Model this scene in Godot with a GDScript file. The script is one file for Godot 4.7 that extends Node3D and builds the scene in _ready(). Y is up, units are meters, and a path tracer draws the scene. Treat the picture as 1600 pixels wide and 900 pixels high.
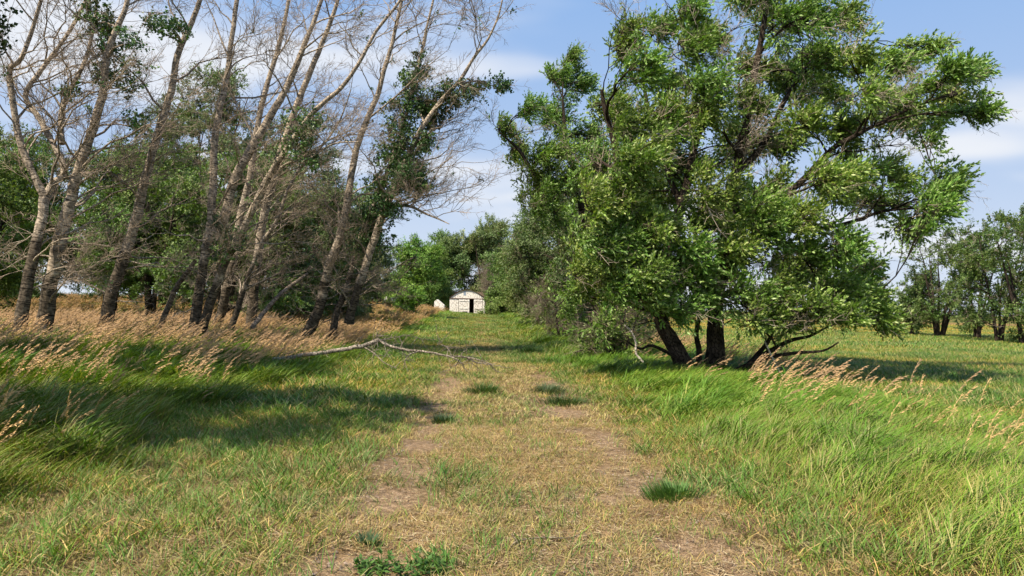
extends Node3D
# A mown prairie track between a row of half-bare poplars on the left and wind-blown elms on the right; an old white shed stands at its end.
# x is right, -z is away along the track, y is up, metres. Vertex colours are linear base colours.

const WIND := Vector3(1.0, 0.06, -0.12)
var rng := RandomNumberGenerator.new()
var broad := FastNoiseLite.new()
var patchy := FastNoiseLite.new()
var fine := FastNoiseLite.new()
var mats := {}
var leaf := {}
var twig_mesh: ArrayMesh
var names := {}
var stage := 0

var poplar_stems = {
	"poplar_a": [[[-12.97,0.54,-20.00,0.185],[-12.82,2.06,-20.07,0.176],[-12.69,2.92,-20.15,0.166],[-12.58,3.78,-20.23,0.156],[-12.58,4.36,-20.30,0.145]],
		[[-12.58,4.36,-20.30,0.128],[-12.79,4.81,-20.20,0.116],[-13.18,5.81,-20.10,0.104],[-13.32,6.81,-20.00,0.092],[-13.37,7.63,-19.90,0.080],[-13.01,7.94,-19.80,0.068],[-12.54,9.19,-19.70,0.056],[-12.27,10.42,-19.60,0.044],[-12.17,11.72,-19.50,0.033]],
		[[-12.58,4.36,-20.30,0.120],[-12.45,4.73,-20.43,0.111],[-12.25,5.19,-20.57,0.102],[-13.00,6.47,-20.70,0.093],[-13.53,7.20,-20.83,0.084],[-13.22,7.96,-20.97,0.075],[-12.94,8.52,-21.10,0.065],[-12.46,9.46,-21.23,0.056],[-12.00,10.86,-21.37,0.046],[-11.84,12.22,-21.50,0.036]]],
	"poplar_b": [[[-12.81,0.69,-20.80,0.246],[-12.61,2.09,-20.77,0.228],[-12.44,2.92,-20.73,0.211],[-12.28,3.72,-20.70,0.194],[-12.10,4.37,-20.67,0.177],[-11.88,5.12,-20.63,0.160],[-11.60,6.00,-20.60,0.143],[-11.27,7.17,-20.57,0.126],[-11.16,8.17,-20.53,0.110],[-10.91,9.00,-20.50,0.093],[-10.65,9.61,-20.47,0.076],[-10.36,11.01,-20.43,0.060],[-10.27,12.58,-20.40,0.043]],
		[[-12.40,5.87,-20.70,0.105],[-12.59,6.71,-20.92,0.094],[-12.51,7.43,-21.13,0.083],[-12.34,8.10,-21.35,0.072],[-12.26,8.78,-21.57,0.061],[-12.20,9.92,-21.78,0.049],[-12.27,11.52,-22.00,0.037]]],
	"poplar_c": [[[-12.25,0.62,-23.00,0.233],[-12.13,1.73,-22.96,0.217],[-11.86,2.50,-22.92,0.201],[-11.56,3.48,-22.88,0.186],[-11.30,4.44,-22.83,0.170],[-11.11,5.33,-22.79,0.155],[-10.75,6.69,-22.75,0.139],[-10.38,7.92,-22.71,0.124],[-10.20,9.00,-22.67,0.108],[-9.77,10.04,-22.62,0.093],[-9.53,10.67,-22.58,0.078],[-9.13,12.22,-22.54,0.063],[-8.88,14.15,-22.50,0.047]]],
	"poplar_d": [[[-9.81,0.75,-23.50,0.198],[-9.65,2.18,-23.50,0.183],[-9.51,3.23,-23.50,0.168],[-9.38,4.23,-23.50,0.154],[-9.35,5.43,-23.50,0.139],[-9.31,6.89,-23.50,0.124],[-9.04,8.50,-23.50,0.109],[-8.93,9.51,-23.50,0.094],[-8.77,11.06,-23.50,0.079],[-8.66,12.68,-23.50,0.064],[-8.56,14.31,-23.50,0.050]],
		[[-9.51,3.23,-23.50,0.198],[-8.95,4.23,-23.42,0.180],[-8.62,5.42,-23.34,0.162],[-7.84,6.86,-23.27,0.144],[-7.25,7.85,-23.19,0.126],[-6.80,8.76,-23.11,0.108],[-6.47,9.59,-23.03,0.091],[-6.03,10.75,-22.96,0.073],[-5.65,12.05,-22.88,0.056],[-5.47,13.59,-22.80,0.038]]],
	"poplar_e": [[[-9.43,0.77,-23.20,0.166],[-9.08,1.85,-23.08,0.156],[-8.68,2.88,-22.96,0.145],[-8.34,3.38,-22.84,0.135],[-7.86,4.34,-22.71,0.124],[-7.38,5.31,-22.59,0.114],[-6.91,6.01,-22.47,0.104],[-6.23,6.97,-22.35,0.094],[-5.76,7.46,-22.23,0.084],[-5.12,7.97,-22.11,0.075],[-4.61,8.64,-21.99,0.065],[-4.10,9.55,-21.86,0.055],[-3.43,10.39,-21.74,0.046],[-2.94,11.34,-21.62,0.036],[-2.58,12.40,-21.50,0.027]],
		[[-7.42,5.33,-22.70,0.057],[-6.71,5.77,-22.40,0.047],[-6.06,5.82,-22.10,0.037],[-5.25,6.24,-21.80,0.028],[-4.45,6.25,-21.50,0.018]]],
	"poplar_f": [[[-10.52,1.08,-27.50,0.197],[-10.36,1.94,-27.45,0.182],[-10.08,3.28,-27.40,0.166],[-9.83,4.91,-27.35,0.151],[-9.53,6.18,-27.30,0.136],[-9.26,8.22,-27.25,0.121],[-8.92,9.70,-27.20,0.105],[-8.55,10.99,-27.15,0.090],[-8.27,12.38,-27.10,0.075],[-8.02,14.15,-27.05,0.060],[-7.87,15.77,-27.00,0.046]]],
	"poplar_g": [[[-9.38,1.10,-27.50,0.220],[-9.29,2.37,-27.40,0.202],[-9.04,4.45,-27.30,0.184],[-8.74,5.76,-27.20,0.166],[-8.21,7.65,-27.10,0.149],[-7.63,9.27,-27.00,0.131],[-7.09,10.56,-26.90,0.113],[-6.72,11.46,-26.80,0.096],[-6.38,12.41,-26.70,0.079],[-6.01,13.98,-26.60,0.062],[-5.80,15.54,-26.50,0.045]]],
	"poplar_h": [[[-6.81,0.95,-26.00,0.219],[-6.55,1.55,-25.96,0.206],[-6.41,2.34,-25.93,0.194],[-6.22,3.10,-25.89,0.181],[-5.99,3.70,-25.86,0.168],[-5.73,4.79,-25.82,0.156],[-5.59,5.78,-25.79,0.143],[-5.39,6.91,-25.75,0.130],[-5.06,7.92,-25.71,0.118],[-4.70,8.79,-25.68,0.105],[-4.50,9.60,-25.64,0.093],[-4.23,10.54,-25.61,0.080],[-3.95,11.93,-25.57,0.068],[-3.59,13.31,-25.54,0.055],[-3.40,14.84,-25.50,0.043]]],
	"poplar_i": [[[-6.20,0.95,-26.60,0.146],[-6.09,1.49,-26.64,0.136],[-5.93,1.83,-26.67,0.126],[-5.75,2.49,-26.71,0.116],[-5.35,4.12,-26.75,0.106],[-4.67,5.84,-26.78,0.095],[-4.29,7.00,-26.82,0.085],[-3.92,8.22,-26.85,0.075],[-3.51,10.01,-26.89,0.065],[-3.31,11.18,-26.93,0.055],[-3.02,12.59,-26.96,0.044],[-2.76,14.00,-27.00,0.034]]],
	"poplar_j": [[[-5.58,0.97,-26.00,0.197],[-5.37,1.74,-25.92,0.183],[-5.23,2.25,-25.85,0.169],[-4.81,3.56,-25.77,0.155],[-4.39,4.80,-25.69,0.142],[-4.03,5.60,-25.62,0.128],[-3.49,6.90,-25.54,0.114],[-3.06,7.76,-25.46,0.101],[-2.43,8.62,-25.38,0.087],[-1.85,9.26,-25.31,0.074],[-1.43,9.96,-25.23,0.061],[-0.95,10.59,-25.15,0.047],[-0.60,11.43,-25.08,0.034],[-0.41,12.48,-25.00,0.021]],
		[[-4.27,5.02,-25.70,0.076],[-3.49,4.95,-25.40,0.060],[-2.95,4.69,-25.10,0.045],[-2.45,4.47,-24.80,0.030],[-2.07,4.28,-24.50,0.015]]],
	"poplar_k": [[[-9.30,1.02,-25.50,0.118],[-9.01,1.99,-25.44,0.107],[-8.89,2.34,-25.39,0.096],[-8.39,3.59,-25.33,0.085],[-7.92,4.32,-25.28,0.075],[-7.55,5.35,-25.22,0.064],[-7.11,6.14,-25.17,0.053],[-6.47,6.78,-25.11,0.042],[-5.84,7.68,-25.06,0.032],[-5.47,8.74,-25.00,0.021]]],
	"snag": [[[-11.09,0.77,-24.00,0.111],[-10.74,1.69,-23.93,0.101],[-10.50,2.13,-23.85,0.090],[-10.08,2.70,-23.77,0.080],[-9.92,2.88,-23.70,0.070]]],
}
var poplar_clumps = {
	"poplar_b": [[-11.57,9.23,-20.67,0.49,0.52],[-11.94,9.65,-20.84,0.42,0.46],[-11.43,8.07,-20.91,0.35,0.53],[-11.80,8.76,-21.12,0.39,0.39],[-11.07,7.61,-20.84,0.39,0.35],[-11.52,8.94,-21.09,0.28,0.53],[-10.37,8.35,-19.84,0.30,0.27],[-10.44,7.68,-20.45,0.34,0.24],[-11.76,7.68,-21.12,0.45,0.36],[-10.44,6.35,-20.71,0.38,0.24],[-12.25,7.11,-21.06,0.53,0.28]],
	"poplar_c": [[-10.09,9.47,-21.46,0.33,0.25],[-10.75,9.55,-21.96,0.26,0.22],[-9.90,9.45,-21.65,0.26,0.15]],
	"poplar_d": [[-9.00,3.53,-23.36,0.43,0.49],[-9.14,3.03,-23.40,0.32,0.39]],
	"poplar_e": [[-5.95,6.65,-21.62,0.40,0.40],[-6.48,6.24,-21.90,0.44,0.48],[-6.78,5.88,-21.99,0.41,0.37],[-6.11,7.14,-22.88,0.27,0.23],[-8.41,3.29,-22.67,0.38,0.34],[-6.17,5.67,-21.82,0.33,0.26]],
	"poplar_i": [[-3.59,10.05,-27.02,0.27,0.68],[-3.67,9.09,-26.09,0.35,0.48],[-4.09,8.36,-26.76,0.50,0.68],[-3.66,8.53,-26.08,0.55,0.48],[-4.16,7.36,-25.90,0.48,0.61],[-4.57,6.94,-27.12,0.59,0.59],[-4.07,6.21,-26.19,0.66,0.49],[-4.50,5.75,-26.20,0.62,0.53],[-5.01,4.99,-27.28,0.60,0.69],[-5.19,4.05,-27.12,0.59,0.69],[-5.35,3.30,-26.31,0.49,0.53],[-5.80,2.78,-27.25,0.46,0.41],[-5.23,4.68,-26.65,0.45,0.45]],
	"poplar_j": [[-2.53,8.60,-25.85,0.57,0.39],[-1.94,8.64,-25.19,0.51,0.30],[-1.36,9.17,-26.22,0.49,0.22],[-0.57,9.13,-25.87,0.26,0.15],[-3.23,8.02,-26.25,0.49,0.44],[-2.77,8.18,-26.15,0.40,0.31],[-3.52,6.71,-25.32,0.47,0.51],[-3.21,7.06,-25.41,0.43,0.34],[-3.79,5.60,-25.13,0.51,0.42],[-3.47,5.92,-25.10,0.47,0.34],[-4.27,4.72,-24.99,0.46,0.46],[-3.27,5.42,-25.32,0.43,0.26]],
}
var elm_clumps = {
	"a": [[2.15,6.80,-19.29,0.65,0.65],[2.46,6.84,-16.42,0.55,0.50],[3.66,9.01,-19.65,0.66,0.43],[3.91,8.76,-18.02,0.38,0.27],[3.84,7.99,-17.89,0.75,0.53],[4.93,8.99,-20.33,0.60,0.51],[3.36,6.35,-18.71,0.71,0.63],[2.46,6.04,-17.92,0.68,0.69],[3.78,6.04,-18.71,0.71,0.63],[3.98,7.42,-19.78,0.83,0.70],[4.16,6.63,-16.67,0.56,0.51],[2.03,5.47,-21.08,0.89,0.75],[2.51,4.66,-16.51,0.70,0.58],[2.71,9.00,-20.00,0.27,0.37],[2.71,8.64,-20.46,0.28,0.34],[1.75,3.24,-16.80,0.78,0.54],[1.43,2.34,-17.00,0.54,0.46],[2.11,2.86,-16.90,0.64,0.43],[3.04,3.39,-17.00,0.79,0.60],[3.76,2.78,-17.00,0.65,0.52],[2.78,2.35,-16.60,0.63,0.39],[2.82,1.85,-16.80,0.42,0.25],[1.60,3.86,-16.49,0.76,0.58],[3.59,4.64,-20.18,0.94,0.71],[4.34,3.81,-18.16,0.77,0.69],[4.16,5.12,-19.18,0.97,0.74],[2.73,5.10,-16.44,0.62,0.55],[4.18,4.25,-16.62,0.63,0.56],[2.30,4.02,-17.27,0.73,0.58],[3.52,2.29,-17.40,0.59,0.44],[4.26,2.16,-17.40,0.66,0.59],[3.78,1.64,-17.20,0.51,0.32],[2.28,1.96,-16.90,0.57,0.40],[1.55,2.91,-18.50,0.69,0.56],[1.22,1.81,-18.00,0.52,0.39]],
	"b": [[6.76,9.76,-21.37,0.99,0.83],[6.55,8.43,-17.42,0.81,0.62],[8.68,9.58,-20.33,0.55,0.48],[6.56,8.25,-21.23,0.82,0.75],[7.66,8.66,-21.30,1.01,0.75],[7.47,7.81,-18.19,0.64,0.55],[6.07,9.83,-18.24,1.23,0.68],[5.56,9.72,-19.13,0.65,0.58],[7.23,7.79,-20.43,0.60,0.48],[7.44,7.50,-16.96,0.49,0.34],[10.18,8.38,-20.29,0.89,0.55],[11.10,8.78,-20.55,0.42,0.35],[12.53,8.31,-20.87,0.48,0.30],[9.53,6.99,-16.59,0.34,0.24],[12.02,7.71,-21.32,0.86,0.50],[10.33,6.17,-16.87,0.31,0.17],[9.43,6.80,-18.17,0.80,0.49],[9.33,6.68,-19.58,0.92,0.59],[11.28,6.93,-21.17,0.68,0.39],[6.86,6.08,-18.17,0.86,0.70],[7.11,6.21,-21.21,0.93,0.82],[8.08,6.03,-19.23,0.78,0.68],[8.84,4.96,-18.02,0.67,0.36],[10.14,4.78,-18.05,0.64,0.30],[7.53,4.67,-17.32,0.82,0.44],[9.19,4.00,-16.81,0.74,0.48],[9.81,4.42,-17.17,0.43,0.35],[10.32,3.82,-19.98,0.57,0.40],[9.85,4.69,-21.58,0.98,0.66],[6.57,3.64,-17.24,0.81,0.61],[7.11,3.04,-16.65,0.48,0.37],[7.53,2.21,-17.60,0.74,0.56],[8.17,1.81,-17.60,0.50,0.50],[6.50,1.56,-17.00,0.66,0.52],[8.48,1.55,-17.60,0.33,0.27],[8.23,2.32,-21.53,0.84,0.76],[6.75,2.98,-19.17,0.74,0.68],[5.11,1.85,-17.00,0.66,0.63],[5.24,1.46,-16.60,0.64,0.39],[4.99,2.64,-18.51,0.72,0.69],[5.70,3.40,-17.63,0.68,0.65],[5.53,4.28,-19.49,0.76,0.69],[5.71,6.13,-20.70,0.80,0.80],[5.49,6.68,-18.77,0.73,0.66],[6.25,4.59,-18.59,0.78,0.66],[6.74,4.45,-16.69,0.65,0.56],[8.52,7.72,-21.16,0.71,0.54],[7.65,6.57,-16.57,0.50,0.36],[4.78,2.89,-17.20,0.65,0.58],[5.87,2.19,-17.40,0.66,0.59],[7.26,1.63,-17.20,0.52,0.35],[8.47,2.76,-18.97,0.58,0.48],[6.78,2.80,-17.50,0.65,0.53],[5.36,3.87,-16.80,0.57,0.51],[4.01,6.09,-17.20,0.52,0.52]],
	"c": [[-0.52,8.24,-28.22,0.48,0.52],[0.32,8.38,-25.67,0.39,0.48],[1.30,8.42,-27.83,0.99,0.84],[2.11,10.17,-28.62,1.11,0.72],[1.25,10.05,-27.47,0.56,0.30],[1.91,11.07,-28.04,0.26,0.31],[1.36,7.01,-25.58,1.12,0.78],[0.67,6.47,-26.76,0.95,0.90],[0.95,5.00,-25.74,0.95,1.00],[-0.10,7.36,-28.24,0.62,0.62],[1.71,5.88,-26.26,1.02,0.93],[0.62,5.72,-26.83,0.77,0.68],[2.82,8.02,-28.80,1.07,0.97],[3.04,5.99,-28.27,1.10,1.00]],
}
var elm_stems = {
	"a": [[[4.31,0.12,-18.40,0.209],[3.90,0.87,-18.42,0.193],[3.68,1.24,-18.44,0.176],[3.57,1.80,-18.46,0.159],[3.53,2.48,-18.48,0.142],[3.34,3.26,-18.50,0.125],[3.01,4.20,-18.52,0.108],[2.61,5.03,-18.54,0.091],[2.40,5.88,-18.56,0.074],[2.20,6.56,-18.58,0.056],[2.12,7.04,-18.60,0.039]],
		[[3.55,2.33,-18.50,0.140],[3.87,3.28,-18.58,0.129],[4.13,4.24,-18.66,0.117],[4.28,4.73,-18.73,0.105],[4.44,5.54,-18.81,0.093],[4.62,6.13,-18.89,0.081],[4.86,6.47,-18.97,0.069],[4.75,7.38,-19.04,0.057],[4.35,8.55,-19.12,0.045],[4.16,9.15,-19.20,0.032]],
		[[4.66,0.14,-18.80,0.071],[4.62,0.70,-18.70,0.065],[4.53,1.09,-18.60,0.058],[4.58,1.72,-18.50,0.051],[4.26,2.49,-18.40,0.045],[4.38,3.26,-18.30,0.039]],
		[[4.16,4.26,-18.80,0.079],[3.66,5.59,-19.10,0.066],[3.45,6.64,-19.40,0.053],[3.32,7.89,-19.70,0.039],[3.61,9.02,-20.00,0.025]]],
	"b": [[[5.04,0.00,-18.70,0.237],[5.02,0.71,-18.72,0.215],[5.04,1.41,-18.74,0.193],[5.10,2.21,-18.77,0.171],[5.34,3.80,-18.79,0.150],[5.52,5.08,-18.81,0.128],[5.75,6.38,-18.83,0.106],[5.98,7.67,-18.86,0.084],[6.21,8.98,-18.88,0.062],[6.29,10.13,-18.90,0.040]],
		[[5.14,2.37,-18.80,0.135],[5.67,3.01,-18.70,0.120],[6.10,3.79,-18.60,0.106],[6.48,4.32,-18.50,0.092],[7.11,4.95,-18.40,0.078],[7.69,5.61,-18.30,0.064],[8.18,5.91,-18.20,0.050],[9.13,6.42,-18.10,0.036],[10.00,6.79,-18.00,0.023]],
		[[5.54,5.10,-18.90,0.096],[6.27,5.82,-19.17,0.079],[6.92,7.05,-19.45,0.061],[7.51,7.98,-19.73,0.044],[8.21,8.68,-20.00,0.025]],
		[[5.40,0.09,-18.20,0.084],[5.80,0.46,-18.04,0.071],[6.12,0.73,-17.88,0.059],[6.51,0.98,-17.72,0.046],[6.90,1.10,-17.56,0.034],[7.20,1.30,-17.40,0.022]],
		[[5.46,0.31,-17.90,0.060],[5.89,0.56,-17.62,0.048],[6.45,0.71,-17.35,0.037],[7.00,0.79,-17.07,0.025],[7.24,1.00,-16.80,0.014]],
		[[5.67,0.37,-18.10,0.061],[6.16,0.91,-18.23,0.050],[6.43,1.37,-18.35,0.039],[7.02,1.61,-18.48,0.027],[7.45,1.93,-18.60,0.016]],
		[[4.04,0.48,-18.30,0.046],[3.35,0.79,-17.93,0.035],[2.98,0.73,-17.57,0.025],[2.56,0.96,-17.20,0.015]],
		[[6.10,3.79,-18.60,0.071],[7.13,3.68,-18.83,0.060],[8.34,3.89,-19.05,0.048],[9.42,4.26,-19.27,0.037],[10.51,4.39,-19.50,0.025]],
		[[5.05,2.04,-18.60,0.071],[5.65,2.13,-18.35,0.058],[6.41,1.91,-18.10,0.046],[7.38,2.23,-17.85,0.034],[8.02,1.94,-17.60,0.022]]],
	"c": [[[3.34,0.03,-27.00,0.273],[3.16,1.23,-27.00,0.235],[2.95,2.82,-27.00,0.197],[2.58,4.64,-27.00,0.159],[2.21,6.24,-27.00,0.121],[1.84,7.61,-27.00,0.083],[1.70,8.99,-27.00,0.046]],
		[[2.95,2.82,-27.00,0.137],[2.00,4.39,-26.88,0.110],[1.07,5.72,-26.75,0.085],[0.25,7.04,-26.62,0.059],[-0.33,7.57,-26.50,0.034]]],
}
var fallen_stems = [[[-5.60,0.30,-17.85,0.068],[-4.98,0.39,-18.05,0.072],[-4.27,0.51,-18.25,0.077],[-3.62,0.62,-18.44,0.082],[-3.24,0.77,-18.64,0.086]],
	[[-3.24,0.77,-18.64,0.063],[-2.91,0.61,-18.56,0.056],[-2.46,0.54,-18.48,0.049],[-2.01,0.51,-18.40,0.042],[-1.51,0.43,-18.33,0.035],[-1.12,0.42,-18.25,0.029],[-0.81,0.30,-18.17,0.022],[-0.50,0.26,-18.09,0.015]],
	[[-1.12,0.42,-18.25,0.031],[-0.76,0.37,-18.05,0.021],[-0.34,0.25,-17.85,0.011]],
	[[-1.50,0.44,-18.17,0.031],[-1.26,0.37,-18.05,0.021],[-1.14,0.27,-17.93,0.011]],
	[[-2.22,0.52,-18.41,0.031],[-2.43,0.45,-18.25,0.023],[-2.52,0.32,-18.09,0.015]],
	[[-3.24,0.74,-18.64,0.024],[-2.98,0.82,-18.80,0.018],[-2.61,0.87,-18.96,0.013],[-2.36,0.83,-19.12,0.008]],
	[[-3.63,0.62,-18.49,0.031],[-3.28,0.46,-18.28,0.024],[-3.01,0.27,-18.06,0.016],[-2.70,0.17,-17.85,0.009]],
	[[-1.41,0.44,-18.25,0.017],[-1.55,0.63,-18.41,0.012],[-1.79,0.69,-18.57,0.008]],
	[[-3.24,0.76,-18.64,0.031],[-3.29,0.90,-18.64,0.016]]]
var prop_stem = [[-7.84,0.86,-23.00,0.078],[-7.57,1.39,-23.38,0.069],[-7.20,1.93,-23.75,0.060],[-6.78,2.37,-24.12,0.051],[-6.62,2.58,-24.50,0.041]]
var pale1 = [[2.96,0.46,-17.00,0.025],[2.80,0.66,-17.00,0.024],[2.79,0.90,-17.00,0.023],[2.67,1.16,-17.00,0.022],[2.52,1.28,-17.00,0.022]]
var pale2 = [[6.14,0.02,-16.80,0.018],[6.01,0.32,-17.00,0.019],[5.82,0.81,-17.20,0.020],[5.73,1.16,-17.40,0.021],[5.62,1.56,-17.60,0.022]]

# ---------------------------------------------------------------- helpers
class Geo:
	var v := PackedVector3Array()
	var n := PackedVector3Array()
	var uv := PackedVector2Array()
	var c := PackedColorArray()
	var i := PackedInt32Array()
	func tube(pts: Array, radii: Array, sides: int, cols: Array, v_scale := 1.0, u_scale := 1.0) -> void:
		var m := pts.size()
		if m < 2:
			return
		var side := Vector3.ZERO
		var run := 0.0
		var first := v.size()
		for k in m:
			var t: Vector3 = (pts[mini(k + 1, m - 1)] - pts[maxi(k - 1, 0)]).normalized()
			if k == 0:
				side = t.cross(Vector3(0.31, 0.2, 0.93)).normalized()
			else:
				run += (pts[k] as Vector3).distance_to(pts[k - 1])
				side = (side - t * side.dot(t)).normalized()
			var other := t.cross(side)
			for s in sides + 1:
				var a := TAU * s / sides
				var out := side * cos(a) + other * sin(a)
				v.append(pts[k] + out * radii[k])
				n.append(out)
				uv.append(Vector2(u_scale * s / sides, run * v_scale))
				c.append(cols[mini(k, cols.size() - 1)])
		for k in m - 1:
			for s in sides:
				var a := first + k * (sides + 1) + s
				var b := a + sides + 1
				i.append_array([a, b, b + 1, a, b + 1, a + 1])
	func tri(p: Vector3, q: Vector3, r: Vector3, col: Color) -> void:
		var at := v.size()
		v.append_array([p, q, r])
		c.append_array([col, col, col])
		i.append_array([at, at + 1, at + 2])
	func quad(p: Vector3, q: Vector3, r: Vector3, s: Vector3, col: Color, uvs := []) -> void:
		var at := v.size()
		v.append_array([p, q, r, s])
		c.append_array([col, col, col, col])
		if uvs:
			uv.append_array(uvs)
		i.append_array([at, at + 1, at + 2, at, at + 2, at + 3])
	func box(lo: Vector3, hi: Vector3, col := Color.WHITE) -> void:
		var p := func(x, y, z): return Vector3(hi.x if x else lo.x, hi.y if y else lo.y, hi.z if z else lo.z)
		for f in [[[0,0,1],[0,1,1],[1,1,1],[1,0,1]], [[1,0,0],[1,1,0],[0,1,0],[0,0,0]], [[0,0,0],[0,1,0],[0,1,1],[0,0,1]], [[1,0,1],[1,1,1],[1,1,0],[1,0,0]], [[0,1,1],[0,1,0],[1,1,0],[1,1,1]], [[0,0,0],[0,0,1],[1,0,1],[1,0,0]]]:
			var q := []
			for k in f:
				q.append(p.call(k[0], k[1], k[2]))
			quad(q[0], q[1], q[2], q[3], col)
	func mesh(mat: Material) -> ArrayMesh:
		var a := []
		a.resize(Mesh.ARRAY_MAX)
		a[Mesh.ARRAY_VERTEX] = v
		if n.size() == v.size():
			a[Mesh.ARRAY_NORMAL] = n
		if uv.size() == v.size():
			a[Mesh.ARRAY_TEX_UV] = uv
		if c.size() == v.size():
			a[Mesh.ARRAY_COLOR] = c
		a[Mesh.ARRAY_INDEX] = i
		var out := ArrayMesh.new()
		out.add_surface_from_arrays(Mesh.PRIMITIVE_TRIANGLES, a)
		out.surface_set_material(0, mat)
		return out

func numbered(called: String) -> String:
	var k: int = names.get(called, -1) + 1
	names[called] = k
	return called if k == 0 else "%s_%03d" % [called, k]

func thing(called: String, label: String, category: String, at := Vector3.ZERO, group := "") -> Node3D:
	var o := Node3D.new()
	o.name = numbered(called)
	o.position = at
	o.set_meta("label", label)
	o.set_meta("category", category)
	if group:
		o.set_meta("group", group)
	add_child(o)
	return o

func stuff(called: String, label: String, category: String) -> Node3D:
	var o := thing(called, label, category)
	o.set_meta("kind", "stuff")
	return o

func part(called: String, mesh: Mesh, parent: Node3D, label := "") -> MeshInstance3D:
	var o := MeshInstance3D.new()
	o.name = called
	o.mesh = mesh
	if label:
		o.set_meta("label", label)
	parent.add_child(o, true)
	return o

func many(called: String, mesh: Mesh, where: Array, tint: PackedColorArray, parent: Node3D) -> void:
	if where.is_empty():
		return
	var m := MultiMesh.new()
	m.transform_format = MultiMesh.TRANSFORM_3D
	m.use_colors = true
	m.mesh = mesh
	m.instance_count = where.size()
	for k in where.size():
		m.set_instance_transform(k, where[k])
		m.set_instance_color(k, tint[k])
	var o := MultiMeshInstance3D.new()
	o.name = called
	o.multimesh = m
	o.set_meta("kind", "stuff")
	parent.add_child(o, true)

func rf(a: float, b: float) -> float:
	return rng.randf_range(a, b)

func ball() -> Vector3:
	return Vector3(rng.randfn(), rng.randfn(), rng.randfn()).normalized()

func aim(dir: Vector3, scale: float, at: Vector3) -> Transform3D:
	var y := dir.normalized()
	var x := y.cross(ball())
	if x.length() < 0.05:
		x = y.cross(Vector3(0.3, 0.5, 0.8))
	x = x.normalized()
	return Transform3D(Basis(x, y, x.cross(y)).scaled(Vector3.ONE * scale), at)

func smooth(p: Array, sub: int) -> Array:
	# Catmull-Rom through [x, y, z, r] points: [positions, radii]
	var pos := []
	var rad := []
	for k in p.size() - 1:
		var a = p[maxi(k - 1, 0)]
		var b = p[k]
		var c = p[k + 1]
		var d = p[mini(k + 2, p.size() - 1)]
		for s in sub:
			var t := float(s) / sub
			pos.append(Vector3(b[0], b[1], b[2]).cubic_interpolate(Vector3(c[0], c[1], c[2]), Vector3(a[0], a[1], a[2]), Vector3(d[0], d[1], d[2]), t))
			rad.append(lerpf(b[3], c[3], t))
	var e = p[-1]
	pos.append(Vector3(e[0], e[1], e[2]))
	rad.append(e[3])
	return [pos, rad]

func bezier(a: Vector3, b: Vector3, c: Vector3, segs: int, wob: float) -> Array:
	var out := []
	for k in segs + 1:
		var t := float(k) / segs
		var q := a.lerp(b, t).lerp(b.lerp(c, t), t)
		if k > 0 and k < segs:
			q += ball() * wob
		out.append(q)
	return out

func taper(n: int, a: float, b: float) -> Array:
	var out := []
	for k in n:
		out.append(lerpf(a, b, float(k) / (n - 1)))
	return out

# ---------------------------------------------------------------- the lie of the land
func track_x(z: float) -> float:
	return -0.1 + 0.047 * z

func gh(x: float, z: float) -> float:
	var u := x - track_x(z)
	var d := -z
	var h := 0.42 * smoothstep(-3.2, -10.0, u)
	h += 0.42 * smoothstep(28.0, 70.0, d) * smoothstep(-3.0, -14.0, u)
	h += 0.62 * smoothstep(30.0, 100.0, d) * smoothstep(14.0, 3.0, u)
	h += 0.10 * smoothstep(2.4, 4.5, u) * smoothstep(9.0, 6.0, u)
	if d < 130.0 and absf(x) < 90.0:
		h += 0.05 * broad.get_noise_2d(x * 1.4, z * 1.4)
		h += 0.02 * fine.get_noise_2d(x * 2.0, z * 2.0)
		h -= 0.05 * exp(-pow((u + 0.5) / 0.3, 2)) + 0.04 * exp(-pow((u - 1.6) / 0.32, 2))
	return h

# What grows at a place: [tall, green, dry, bare]
func grows(x: float, z: float) -> Array:
	var u := x - track_x(z)
	var d := -z
	var n1 := broad.get_noise_2d(x, z)
	var n2 := patchy.get_noise_2d(x, z)
	var n3 := fine.get_noise_2d(x, z)
	var edge := lerpf(3.7, 3.2, smoothstep(10.0, 35.0, d))
	var tall := smoothstep(edge - 0.5, edge + 0.5, -u + n1 * 0.7 + n2 * 0.5)
	var beyond := lerpf(7.0, 9.0, smoothstep(16.0, 24.0, d))
	tall = maxf(tall, smoothstep(2.6, 3.5, u + n1 * 0.6 + n2 * 0.5) * smoothstep(beyond + 0.8, beyond - 0.8, u + n1 * 1.2))
	var meadow := smoothstep(beyond - 0.6, beyond + 0.6, u)
	var reach := lerpf(1.4, 0.9, smoothstep(14.0, 26.0, d))
	var dry := smoothstep(reach + 0.6, reach - 0.6, absf(u - 0.6) + n2 * 0.8 + n1 * 0.7)
	dry = maxf(dry, 0.7 * smoothstep(12.0, 5.0, d) * smoothstep(-0.25, 0.35, n2 + n1 * 0.5) * smoothstep(0.5, -0.5, u))
	dry *= 0.55 + 0.45 * smoothstep(0.25, -0.15, n2 * 0.6 + n3 * 0.5 + n1 * 0.3)
	dry *= lerpf(1.0, 0.55, smoothstep(28.0, 45.0, d))
	dry *= 1.0 - tall
	var bare := 1.4 * exp(-pow((u + 0.5 + 0.25 * n1) / 0.4, 2)) + 1.1 * exp(-pow((u - 1.6 + 0.3 * n1) / 0.45, 2)) + 0.45 * exp(-pow((u - 0.8) / 0.5, 2))
	bare *= smoothstep(30.0, 14.0, d) * smoothstep(-0.3, 0.3, n2 * 0.8 + n3 * 0.6 + 0.12)
	bare = maxf(bare, smoothstep(0.25, 0.6, n3 + n2 * 0.6) * dry * 0.7)
	return [tall, maxf(1.0 - tall - dry, meadow), dry * (1.0 - meadow), clampf(bare, 0.0, 1.0) * (1.0 - tall), u, n1, n2, n3, meadow]

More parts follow.
